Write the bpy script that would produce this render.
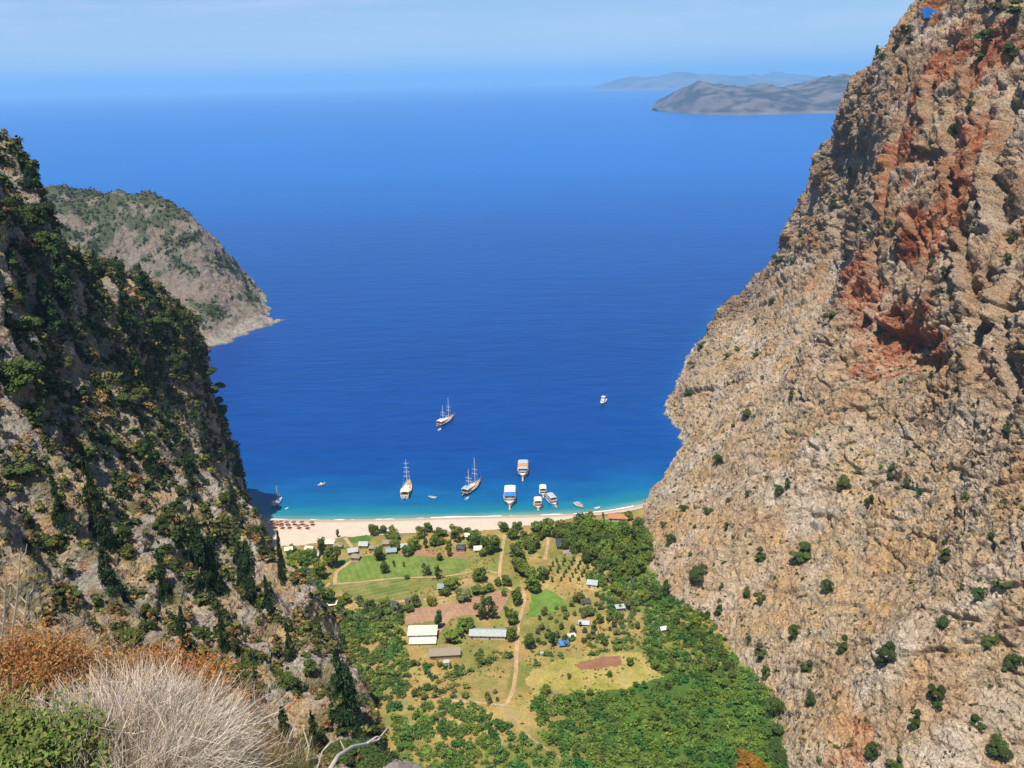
import bpy, math, random
import numpy as np
from mathutils import Vector, Matrix
R = math.radians
random.seed(7)
scene = bpy.context.scene
for _o in list(bpy.data.objects):
    bpy.data.objects.remove(_o)
COL = scene.collection

# ------------------------------------------------------------------ camera
FPX, CX, CY = 887.0, 512.0, 384.0
CAM = np.array([0.0, 0.0, 250.0])
PITCH, ROLL = 18.8, -1.35
cam_d = bpy.data.cameras.new("camera")
cam = bpy.data.objects.new("camera", cam_d)
COL.objects.link(cam)
cam.matrix_world = (Matrix.Translation(CAM) @ Matrix.Rotation(R(90 - PITCH), 4, 'X') @ Matrix.Rotation(R(ROLL), 4, 'Z'))
cam_d.sensor_width = 36.0
cam_d.lens = FPX / 1024 * 36.0
cam_d.clip_start = 0.2
cam_d.clip_end = 300000
scene.camera = cam
MROT = np.array(cam.matrix_world.to_3x3())

# ------------------------------------------------------------------ light
SUN_AZ = 203.0       # direction the sun stands in, degrees clockwise from +Y
SUN_EL = 69.0
sd = np.array([math.sin(R(SUN_AZ)) * math.cos(R(SUN_EL)), math.cos(R(SUN_AZ)) * math.cos(R(SUN_EL)), math.sin(R(SUN_EL))])
world = bpy.data.worlds.new("World")
scene.world = world
world.use_nodes = True
wn, wl = world.node_tree.nodes, world.node_tree.links
wn.clear()
w_out = wn.new("ShaderNodeOutputWorld")
w_bg = wn.new("ShaderNodeBackground")
w_sky = wn.new("ShaderNodeTexSky")
w_sky.sky_type = 'NISHITA'
w_sky.sun_disc = False
w_sky.sun_elevation = R(SUN_EL)
w_sky.sun_rotation = R(SUN_AZ)
w_sky.altitude = 250
w_sky.air_density = 1.0
w_sky.dust_density = 0.0
w_sky.ozone_density = 6.0
w_bg.inputs[1].default_value = 0.12
# thin wisps of cloud: the sky's own light, laid out by direction
w_tc = wn.new("ShaderNodeTexCoord")
w_map = wn.new("ShaderNodeMapping")
w_map.inputs['Scale'].default_value = (3.0, 3.0, 26.0)
w_map.inputs['Location'].default_value = (0.35, 0.2, 0.0)
w_noise = wn.new("ShaderNodeTexNoise")
w_noise.inputs['Scale'].default_value = 2.2
w_noise.inputs['Detail'].default_value = 7
w_noise.inputs['Roughness'].default_value = 0.55
w_ramp = wn.new("ShaderNodeValToRGB")
w_ramp.color_ramp.elements[0].position = 0.47
w_ramp.color_ramp.elements[0].color = (0, 0, 0, 1)
w_ramp.color_ramp.elements[1].position = 0.80
w_ramp.color_ramp.elements[1].color = (0.42, 0.42, 0.42, 1)
w_tint = wn.new("ShaderNodeMix"); w_tint.data_type = 'RGBA'; w_tint.blend_type = 'MULTIPLY'
w_tint.inputs[0].default_value = 1.0
SKY_TINT = (0.66, 0.67, 0.76, 1)
w_tint.inputs[7].default_value = SKY_TINT
w_mix = wn.new("ShaderNodeMix"); w_mix.data_type = 'RGBA'
w_mix.inputs[7].default_value = (5.2, 5.3, 6.4, 1)
wl.new(w_tc.outputs['Generated'], w_map.inputs[0])
wl.new(w_map.outputs[0], w_noise.inputs['Vector'])
wl.new(w_noise.outputs[0], w_ramp.inputs[0])
wl.new(w_sky.outputs[0], w_tint.inputs[6])
wl.new(w_tint.outputs[2], w_mix.inputs[6])
wl.new(w_ramp.outputs[0], w_mix.inputs[0])
wl.new(w_mix.outputs[2], w_bg.inputs[0])
wl.new(w_bg.outputs[0], w_out.inputs[0])

sun_d = bpy.data.lights.new("sun", 'SUN')
sun_d.energy = 5.0
sun_d.angle = R(0.5)
sun_d.color = (1.0, 0.95, 0.87)
sun = bpy.data.objects.new("sun", sun_d)
COL.objects.link(sun)
sun.rotation_euler = Vector(-sd).to_track_quat('-Z', 'Y').to_euler()
sun.location = (0, 0, 900)

scene.view_settings.view_transform = 'Standard'
scene.view_settings.look = 'None'
scene.view_settings.exposure = 0.4
scene.view_settings.gamma = 1.0
scene.cycles.use_denoising = True
scene.cycles.max_bounces = 5
scene.cycles.diffuse_bounces = 2
scene.cycles.glossy_bounces = 2
scene.cycles.volume_bounces = 1
scene.cycles.transparent_max_bounces = 8

# ------------------------------------------------------------------ geometry of the place: a sightline meets a height or a distance
def ray(px, py):
    d = np.stack([(np.asarray(px, float) - CX) / FPX, (CY - np.asarray(py, float)) / FPX, -np.ones(np.shape(px))], -1)
    return d @ MROT.T
def G(px, py, z=0.0):
    d = ray(px, py)
    t = (z - CAM[2]) / d[..., 2]
    return CAM + d * t[..., None] if np.ndim(t) else CAM + d * t
def at(px, py, y):
    d = ray(px, py)
    return CAM + d * (y / d[1])

# ------------------------------------------------------------------ noise
_rng = np.random.RandomState(11)
_perm = np.concatenate([_rng.permutation(256)] * 3).astype(np.int32)
_gr = _rng.normal(size=(256, 3)).astype(np.float32)
_gr /= np.linalg.norm(_gr, axis=1)[:, None]
def perlin(p):
    p = np.asarray(p, np.float32)
    i = np.floor(p).astype(np.int32)
    f = p - i
    i &= 255
    u = f * f * f * (f * (f * 6 - 15) + 10)
    def g(dx, dy, dz):
        h = _perm[_perm[_perm[(i[:, 0] + dx) & 255] + ((i[:, 1] + dy) & 255)] + ((i[:, 2] + dz) & 255)]
        v = _gr[h]
        return v[:, 0] * (f[:, 0] - dx) + v[:, 1] * (f[:, 1] - dy) + v[:, 2] * (f[:, 2] - dz)
    ux, uy, uz = u.T
    x00 = g(0,0,0); x00 += ux * (g(1,0,0) - x00)
    x10 = g(0,1,0); x10 += ux * (g(1,1,0) - x10)
    x01 = g(0,0,1); x01 += ux * (g(1,0,1) - x01)
    x11 = g(0,1,1); x11 += ux * (g(1,1,1) - x11)
    y0 = x00 + uy * (x10 - x00)
    y1 = x01 + uy * (x11 - x01)
    return (y0 + uz * (y1 - y0)) * 1.5
def fbm(p, octs=4, gain=0.5):
    s, a, out, q = 0, 1.0, 0, np.asarray(p, np.float32)
    for k in range(octs):
        out = out + a * perlin(q)
        s += a; a *= gain; q = q * 2.03 + 17.3
    return out / s
def ridged(p, octs=3, gain=0.5):
    s, a, out, q = 0, 1.0, 0, np.asarray(p, np.float32)
    for k in range(octs):
        out = out + a * (1 - 2 * np.abs(perlin(q)))
        s += a; a *= gain; q = q * 2.1 + 9.7
    return out / s
_jit = _rng.rand(256, 3).astype(np.float32)
def worley(p):
    """nearest and second nearest distance and a random number per cell"""
    p = np.asarray(p, np.float32)
    i = np.floor(p).astype(np.int32)
    f1 = np.full(len(p), 9, np.float32); f2 = f1.copy(); cid = np.zeros(len(p), np.int32)
    for dx in (-1, 0, 1):
        for dy in (-1, 0, 1):
            for dz in (-1, 0, 1):
                c = i + np.array([dx, dy, dz], np.int32)
                h = _perm[_perm[_perm[c[:, 0] & 255] + (c[:, 1] & 255)] + (c[:, 2] & 255)]
                dv = c + _jit[h] - p
                d = np.sqrt((dv * dv).sum(1))
                near = d < f1
                f2 = np.where(near, f1, np.minimum(f2, d))
                cid = np.where(near, h, cid)
                f1 = np.where(near, d, f1)
    return f1, f2, cid / 255.0
def sstep(a, b, x):
    t = np.clip((x - a) / (b - a), 0, 1)
    return t * t * (3 - 2 * t)
def lerp(a, b, t):
    a = np.asarray(a, float); b = np.asarray(b, float)
    return a + (b - a) * (t[:, None] if np.ndim(t) else t)

# ------------------------------------------------------------------ object helpers
def mesh_np(name, verts, quads, col=None, smooth=True, mat=None, k=4):
    """a mesh straight from arrays: quads is an (n, k) array of corners"""
    me = bpy.data.meshes.new(name)
    n, m = len(verts), len(quads)
    me.vertices.add(n); me.vertices.foreach_set('co', np.ascontiguousarray(verts, np.float32).ravel())
    me.loops.add(m * k); me.loops.foreach_set('vertex_index', np.ascontiguousarray(quads, np.int32).ravel())
    me.polygons.add(m)
    me.polygons.foreach_set('loop_start', np.arange(0, m * k, k, dtype=np.int32))
    me.polygons.foreach_set('loop_total', np.full(m, k, np.int32))
    me.polygons.foreach_set('use_smooth', np.full(m, smooth, bool))
    if col is not None:
        a = me.color_attributes.new('Col', 'FLOAT_COLOR', 'POINT')
        c = np.ones((n, 4), np.float32); c[:, :3] = col
        a.data.foreach_set('color', c.ravel())
    me.update(calc_edges=True)
    if mat: me.materials.append(mat)
    return me
def link(name, me, parent=None, loc=None):
    o = bpy.data.objects.new(name, me)
    COL.objects.link(o)
    if parent is not None: o.parent = parent
    if loc is not None: o.location = loc
    return o
def tag(o, label=None, cat=None, group=None, kind=None):
    if label: o['label'] = label
    if cat: o['category'] = cat
    if group: o['group'] = group
    if kind: o['kind'] = kind
    return o
def grid_quads(nu, nv):
    a = np.arange(nu * nv).reshape(nu, nv)
    return np.stack([a[:-1, :-1], a[1:, :-1], a[1:, 1:], a[:-1, 1:]], -1).reshape(-1, 4)
class MB:
    """collects boxes, tubes, prisms and lofts; build() links them as one mesh"""
    def __init__(s): s.v, s.f = [], []
    def add(s, vs, fs):
        b = len(s.v); s.v += [tuple(map(float, v)) for v in vs]; s.f += [tuple(b + i for i in f) for f in fs]; return s
    def box(s, c, d, rz=0, taper=1.0):
        x, y, z = d[0] / 2, d[1] / 2, d[2] / 2
        ca, sa = math.cos(rz), math.sin(rz)
        vs = []
        for k, t in ((-z, 1.0), (z, taper)):
            for X, Y in ((-x * t, -y * t), (x * t, -y * t), (x * t, y * t), (-x * t, y * t)):
                vs.append((c[0] + X * ca - Y * sa, c[1] + X * sa + Y * ca, c[2] + k))
        return s.add(vs, [(3, 2, 1, 0), (4, 5, 6, 7), (0, 1, 5, 4), (1, 2, 6, 5), (2, 3, 7, 6), (3, 0, 4, 7)])
    def tube(s, pts, radii, n=6, cap=True):
        pts = [Vector(p) for p in pts]
        if not hasattr(radii, '__len__'): radii = [radii] * len(pts)
        rings = []
        for i, p in enumerate(pts):
            t = (pts[min(i + 1, len(pts) - 1)] - pts[max(i - 1, 0)]).normalized()
            a = t.orthogonal().normalized() if i == 0 else (a - t * a.dot(t)).normalized()
            b = t.cross(a)
            rings.append([p + (a * math.cos(2 * math.pi * k / n) + b * math.sin(2 * math.pi * k / n)) * radii[i] for k in range(n)])
        vs = [v for r in rings for v in r]
        fs = [(i * n + k, i * n + (k + 1) % n, (i + 1) * n + (k + 1) % n, (i + 1) * n + k) for i in range(len(pts) - 1) for k in range(n)]
        if cap: fs += [tuple(reversed(range(n))), tuple((len(pts) - 1) * n + k for k in range(n))]
        return s.add(vs, fs)
    def prism(s, poly, z0, z1):
        n = len(poly)
        vs = [(x, y, z0) for x, y in poly] + [(x, y, z1) for x, y in poly]
        return s.add(vs, [tuple(reversed(range(n))), tuple(range(n, 2 * n))] + [(k, (k + 1) % n, n + (k + 1) % n, n + k) for k in range(n)])
    def data(s, name, mat=None, smooth=False):
        me = bpy.data.meshes.new(name)
        me.from_pydata(s.v, [], s.f)
        if smooth:
            for p in me.polygons: p.use_smooth = True
        if mat: me.materials.append(mat)
        me.update()
        return me
    def build(s, name, mat=None, parent=None, loc=None, smooth=False):
        return link(name, s.data(name, mat, smooth), parent, loc)
def empty(name, loc=(0, 0, 0), rz=0.0, scale=None):
    o = bpy.data.objects.new(name, None)
    COL.objects.link(o)
    o.empty_display_size = 1
    o.location = loc
    o.rotation_euler = (0, 0, rz)
    if scale is not None: o.scale = scale
    return o
def copy_tree(o, parent=None):
    c = o.copy(); COL.objects.link(c)
    if parent is not None: c.parent = parent
    for ch in list(o.children): copy_tree(ch, c)
    return c

# ------------------------------------------------------------------ materials
def mat_new(name):
    m = bpy.data.materials.new(name); m.use_nodes = True
    nt = m.node_tree
    b = nt.nodes['Principled BSDF']
    return m, nt, b
def plain(name, col, rough=0.6, var=0.15, scale=2.0, metal=0.0, spec=0.4):
    m, nt, b = mat_new(name)
    tc = nt.nodes.new('ShaderNodeTexCoord'); no = nt.nodes.new('ShaderNodeTexNoise')
    no.inputs['Scale'].default_value = scale; no.inputs['Detail'].default_value = 4
    rp = nt.nodes.new('ShaderNodeValToRGB')
    rp.color_ramp.elements[0].position = .3; rp.color_ramp.elements[1].position = .7
    rp.color_ramp.elements[0].color = (*[c * (1 - var) for c in col], 1)
    rp.color_ramp.elements[1].color = (*[min(c * (1 + var), .95) for c in col], 1)
    nt.links.new(tc.outputs['Object'], no.inputs['Vector'])
    nt.links.new(no.outputs[0], rp.inputs[0]); nt.links.new(rp.outputs[0], b.inputs['Base Color'])
    b.inputs['Roughness'].default_value = rough; b.inputs['Metallic'].default_value = metal
    b.inputs['Specular IOR Level'].default_value = spec
    return m
def col_attr_mat(name, rough=0.9, spec=0.15, noise=((0.4, 0.25),), bump=(), tint=False, gain=1.0, transl=0.0, crack=0.0):
    """colour from the mesh's own colour attribute, varied by noise in object space"""
    m, nt, b = mat_new(name)
    N, L = nt.nodes, nt.links
    at_ = N.new('ShaderNodeAttribute'); at_.attribute_name = 'Col'
    cur = at_.outputs['Color']
    tc = N.new('ShaderNodeTexCoord')
    for sc, amt in noise:
        no = N.new('ShaderNodeTexNoise'); no.inputs['Scale'].default_value = sc; no.inputs['Detail'].default_value = 6; no.inputs['Roughness'].default_value = .65
        L.new(tc.outputs['Object'], no.inputs['Vector'])
        mr = N.new('ShaderNodeMapRange'); mr.inputs[1].default_value = .3; mr.inputs[2].default_value = .7
        mr.inputs[3].default_value = (1 - amt) * gain; mr.inputs[4].default_value = (1 + amt) * gain; gain = 1.0
        L.new(no.outputs[0], mr.inputs[0])
        mx = N.new('ShaderNodeVectorMath'); mx.operation = 'SCALE'
        L.new(cur, mx.inputs[0]); L.new(mr.outputs[0], mx.inputs['Scale'])
        cur = mx.outputs[0]
    if tint:
        oi = N.new('ShaderNodeObjectInfo')
        mx = N.new('ShaderNodeMix'); mx.data_type = 'RGBA'; mx.blend_type = 'MULTIPLY'; mx.inputs[0].default_value = 1
        L.new(cur, mx.inputs[6]); L.new(oi.outputs['Color'], mx.inputs[7])
        cur = mx.outputs[2]
    L.new(cur, b.inputs['Base Color'])
    b.inputs['Roughness'].default_value = rough; b.inputs['Specular IOR Level'].default_value = spec
    prev = None
    for sc, strength, dist in bump:
        no = N.new('ShaderNodeTexNoise'); no.inputs['Scale'].default_value = sc; no.inputs['Detail'].default_value = 5
        L.new(tc.outputs['Object'], no.inputs['Vector'])
        bp = N.new('ShaderNodeBump'); bp.inputs['Strength'].default_value = strength; bp.inputs['Distance'].default_value = dist
        L.new(no.outputs[0], bp.inputs['Height'])
        if prev is not None: L.new(prev, bp.inputs['Normal'])
        prev = bp.outputs[0]
    if crack:
        # joints between the blocks of stone, warped so that no two look alike
        wn_ = N.new('ShaderNodeTexNoise'); wn_.inputs['Scale'].default_value = .5; wn_.inputs['Detail'].default_value = 4
        L.new(tc.outputs['Object'], wn_.inputs['Vector'])
        wm = N.new('ShaderNodeVectorMath'); wm.operation = 'SCALE'; wm.inputs['Scale'].default_value = 3.0
        L.new(wn_.outputs['Color'], wm.inputs[0])
        wa = N.new('ShaderNodeVectorMath'); wa.operation = 'ADD'
        L.new(tc.outputs['Object'], wa.inputs[0]); L.new(wm.outputs[0], wa.inputs[1])
        mp = N.new('ShaderNodeMapping'); mp.inputs['Scale'].default_value = (1, 1, .55); L.new(wa.outputs[0], mp.inputs[0])
        for sc, dist in ((crack, 1.1), (crack * 2.7, .5)):
            vo = N.new('ShaderNodeTexVoronoi'); vo.feature = 'F1'; vo.inputs['Scale'].default_value = sc
            L.new(mp.outputs[0], vo.inputs['Vector'])
            bp = N.new('ShaderNodeBump'); bp.inputs['Strength'].default_value = .8; bp.inputs['Distance'].default_value = dist; bp.invert = True
            L.new(vo.outputs['Distance'], bp.inputs['Height'])
            if prev is not None: L.new(prev, bp.inputs['Normal'])
            prev = bp.outputs[0]
    if prev is not None: L.new(prev, b.inputs['Normal'])
    if transl:
        tr = N.new('ShaderNodeBsdfTranslucent'); L.new(cur, tr.inputs[0])
        ms = N.new('ShaderNodeMixShader'); ms.inputs[0].default_value = transl
        L.new(b.outputs[0], ms.inputs[1]); L.new(tr.outputs[0], ms.inputs[2])
        L.new(ms.outputs[0], N['Material Output'].inputs[0])
    return m
M = {}
M['rock'] = col_attr_mat('limestone', noise=((0.25, .22), (1.1, .42)), bump=((0.5, .8, 2.2), (1.6, .6, .7)), gain=.98, crack=.32)
M['soil'] = col_attr_mat('soil', noise=((3.0, .2), (14, .3)), bump=((6, .6, .05), (30, .5, .01)), gain=.9)
M['ground'] = col_attr_mat('earth', noise=((0.15, .18), (1.2, .25)), bump=((1.5, .4, .25),), gain=.85)
M['sand'] = col_attr_mat('sand', noise=((0.3, .06), (2.0, .06)), bump=((2.5, .25, .1),), gain=.84)
M['leaf'] = col_attr_mat('leaves', rough=.65, spec=.25, noise=(), tint=True, transl=.18)
M['scrub'] = col_attr_mat('scrub_leaves', rough=.7, spec=.2, noise=((0.05, .18),), transl=.15)
M['dry'] = col_attr_mat('dry_stems', rough=.8, spec=.15, noise=(), tint=True, transl=.12)
M['bark'] = plain('bark', (.12, .085, .055), .9, .3, 6)
M['deadwood'] = plain('dead_wood', (.42, .36, .29), .9, .25, 5)
M['white'] = plain('white_paint', (.78, .77, .73), .35, .05)
M['cream'] = plain('cream_canvas', (.78, .66, .46), .7, .08)
M['navy'] = plain('navy_paint', (.02, .03, .06), .3, .2)
M['varnish'] = plain('varnished_wood', (.33, .15, .06), .4, .2, 1.5)
M['teak'] = plain('teak_deck', (.46, .31, .18), .6, .15, 3)
M['bluecanvas'] = plain('blue_canvas', (.03, .19, .62), .7, .12)
M['orange'] = plain('orange_canvas', (.72, .25, .09), .7, .15)
M['glass'] = plain('dark_glass', (.02, .025, .03), .1, .1, spec=.6)
M['alu'] = plain('pale_metal', (.7, .7, .68), .4, .05)
M['grey'] = plain('grey_paint', (.38, .40, .40), .5, .1)
M['rubber'] = plain('grey_rubber', (.40, .42, .44), .6, .08)
M['thatch'] = plain('red_brown_thatch', (.23, .085, .048), .95, .3, 4)
M['thatchgrey'] = plain('weathered_thatch', (.27, .22, .16), .95, .25, 3)
M['plaster'] = plain('whitewashed_wall', (.58, .53, .44), .85, .08)
M['plank'] = plain('weathered_boards', (.28, .2, .13), .85, .25, 3)
M['roofcream'] = plain('cream_roofing', (.74, .64, .44), .7, .06, .6)
M['roofgrey'] = plain('grey_green_roofing', (.34, .37, .345), .6, .12, .8)
M['roofdark'] = plain('dark_roofing', (.05, .05, .06), .7, .3, 1)
M['rooftile'] = plain('red_roof_tiles', (.42, .16, .085), .8, .2, 2)
M['tarpblue'] = plain('bright_blue_tarpaulin', (.02, .16, .55), .45, .15)
M['tarpteal'] = plain('pale_teal_tarpaulin', (.20, .29, .28), .6, .12)
M['door'] = plain('brown_door', (.16, .09, .05), .6, .2)
# ================================================================== TERRAIN
# shoreline, sampled from left to right at sea level
SHORE = G(np.array([225, 262, 330, 400, 440, 480, 520, 560, 585, 605, 625, 641, 647]), np.array([519, 519.5, 520.5, 519.5, 518, 517, 516, 515, 513.5, 511.5, 508.5, 505, 503.]), 0.0)
def shore_y(x):
    return np.interp(x, SHORE[:, 0], SHORE[:, 1])
def ground_h(x, y):
    x = np.asarray(x, float); y = np.asarray(y, float)
    t = shore_y(x) - y
    h = np.where(t < 0, t * .09, np.where(t < 26, t * .085, 2.21 + (t - 26) * .018))
    sh = np.shape(h)
    p = np.stack([x.ravel() / 45, y.ravel() / 45, np.full(x.size, 3.3)], -1)
    return h + (fbm(p, 2).reshape(sh) * 1.2) * sstep(20, 60, t)
def GG(px, py):
    """the point of the valley floor seen along this sightline"""
    z = 4.0
    for _ in range(5):
        p = G(px, py, z); z = float(ground_h(p[0], p[1])) if np.ndim(z) == 0 and np.ndim(p) == 1 else ground_h(p[..., 0], p[..., 1])
        if np.ndim(z): 
            d = ray(px, py); t = (z - CAM[2]) / d[..., 2]; p = CAM + d * t[..., None]
            for _ in range(4):
                z = ground_h(p[..., 0], p[..., 1]); t = (z - CAM[2]) / d[..., 2]; p = CAM + d * t[..., None]
            return p
    return np.array([p[0], p[1], z])
def inside(poly, x, y):
    x = np.asarray(x); y = np.asarray(y)
    c = np.zeros(np.shape(x), bool); n = len(poly)
    for i in range(n):
        x0, y0 = poly[i][:2]; x1, y1 = poly[(i + 1) % n][:2]
        if y0 == y1: continue
        k = ((y0 > y) != (y1 > y)) & (x < (x1 - x0) * (y - y0) / (y1 - y0) + x0)
        c ^= k
    return c
def PX(*pts):
    a = np.array(pts, float)
    return GG(a[:, 0], a[:, 1])[:, :2]

def catmull(P, t):
    """P (n, ...) control rows, t positions in 0..n-1"""
    n = len(P); i = np.clip(np.floor(t).astype(int), 0, n - 2); f = (t - i)
    p0 = P[np.clip(i - 1, 0, n - 1)]; p1 = P[i]; p2 = P[i + 1]; p3 = P[np.clip(i + 2, 0, n - 1)]
    f = f.reshape((-1,) + (1,) * (P.ndim - 1))
    k = 0.8
    m1 = (p2 - p0) * .5 * k; m2 = (p3 - p1) * .5 * k
    return (2*f**3 - 3*f**2 + 1) * p1 + (f**3 - 2*f**2 + f) * m1 + (-2*f**3 + 3*f**2) * p2 + (f**3 - f**2) * m2
def even_params(P, n):
    """n positions along axis 0 of a control net, spaced evenly by mean length"""
    L = np.linalg.norm(np.diff(P, axis=0), axis=2).mean(1)
    s = np.concatenate([[0], np.cumsum(L)])
    return np.interp(np.linspace(0, s[-1], n), s, np.arange(len(P)))
def patch(net, nu, nv):
    P = np.array(net, float)
    tu = even_params(P, nu); tv = even_params(P.transpose(1, 0, 2), nv)
    A = catmull(P, tu)
    B = catmull(A.transpose(1, 0, 2), tv).transpose(1, 0, 2)
    du = np.gradient(B, axis=0); dv = np.gradient(B, axis=1)
    n = np.cross(du, dv); n /= np.linalg.norm(n, axis=2, keepdims=True) + 1e-9
    return B, n, tu, tv
def normals_of(B):
    n = np.cross(np.gradient(B, axis=0), np.gradient(B, axis=1))
    return n / (np.linalg.norm(n, axis=2, keepdims=True) + 1e-9)

def near(p, c, r):
    d = (p - np.asarray(c, float)) / np.asarray(r, float)
    return np.exp(-(d * d).sum(-1))

# ---------------------------------------------------------------- right-hand cliff
def g2(px, py, z=0.0):
    return G(float(px), float(py), z)
def net_right():
    rows = []
    def row(foot, tal, mid, ridge, back):
        f = np.array(foot, float)
        rows.append([f + np.array([-14, -4, -16.]), f, tal, mid, ridge, back])
    row((150, 70, 14), (205, 70, 70), (250, 70, 160), (305, 70, 345), (420, 70, 330))
    row((124, 190, 8), (180, 195, 62), (228, 200, 150), (298, 205, 345), (420, 210, 330))
    f = GG(790., 775.); row(f, f + np.array([58, 8, 60]), f + np.array([108, 25, 135]), (300, 330, 345), (420, 330, 335))
    f = GG(765., 690.); row(f, f + np.array([62, 14, 62]), f + np.array([110, 40, 132]), (300, 420, 342), (420, 425, 330))
    f = GG(712., 622.); row(f, f + np.array([68, 20, 62]), f + np.array([116, 55, 130]), (300, 500, 336), (420, 510, 330))
    f = GG(662., 592.); row(f, f + np.array([70, 24, 62]), f + np.array([128, 62, 132]), (300, 560, 328), (420, 570, 320))
    f = GG(646., 540.); row(f, f + np.array([66, 24, 55]), f + np.array([128, 70, 135]), at(940, -8, 640), (420, 650, 290))
    f = g2(648, 503, 1); row(f, f + np.array([62, 24, 48]), at(868, 255, 640), at(897, 32, 680), (410, 690, 260))
    f = g2(676, 462, 0); row(f, f + np.array([50, 28, 44]), at(828, 258, 700), at(850, 112, 725), (390, 750, 190))
    f = g2(684, 440, 0); row(f, f + np.array([42, 20, 40]), at(800, 268, 745), at(815, 192, 775), (370, 800, 125))
    f = g2(667, 412, 0); row(f, f + np.array([38, 16, 34]), at(778, 290, 770), at(806, 232, 812), (350, 850, 85))
    f = g2(676, 388, 0); row(f, f + np.array([32, 12, 30]), at(752, 310, 820), at(772, 266, 850), (330, 900, 60))
    f = g2(690, 357, 0); row(f, f + np.array([20, 6, 16]), at(718, 326, 890), at(732, 305, 905), (310, 960, 20))
    f = g2(697, 343, -4); row(f, f + np.array([14, 8, 3]), f + np.array([26, 14, 8]), f + np.array([44, 24, 10]), (300, 1010, -14))
    f = np.array([225, 985, -14.]); row(f, f + np.array([12, 8, 0]), f + np.array([24, 14, 0]), f + np.array([44, 24, 0]), (300, 1040, -20))
    return rows
def rock_cols(p, nrm, kind):
    """what the rock face is made of at each point: bare limestone, iron stain, scree, dry grass, lichen"""
    n = len(p)
    grey = np.array([.355, .295, .225]); pale = np.array([.47, .38, .27]); warm = np.array([.355, .245, .15])
    dark = np.array([.15, .115, .08]); orange = np.array([.40, .155, .065]); red = np.array([.29, .08, .04])
    tan = np.array([.43, .26, .10]); olive = np.array([.10, .095, .035])
    a = fbm(p / 22.0, 4); b = fbm(p / 6.0 + 40, 4); c = fbm(p / 2.2 + 80, 3)
    col = lerp(np.tile(grey, (n, 1)), warm, sstep(-.2, .35, a))
    col = lerp(col, pale, sstep(.05, .45, b) * .75)
    col = lerp(col, dark, sstep(.10, .45, -c + .35 * b) * .55)
    st = fbm(p / np.array([5., 5., 30.]) + 9, 4)                       # water streaks running down the face
    col = lerp(col, dark * 1.1, sstep(.15, .5, st) * .5 * sstep(.75, .45, nrm[:, 2]))
    col = lerp(col, col * np.array([1.07, .99, .88]), .6)
    return col, a, b, c, grey, pale, warm, dark, orange, red, tan, olive

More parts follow.
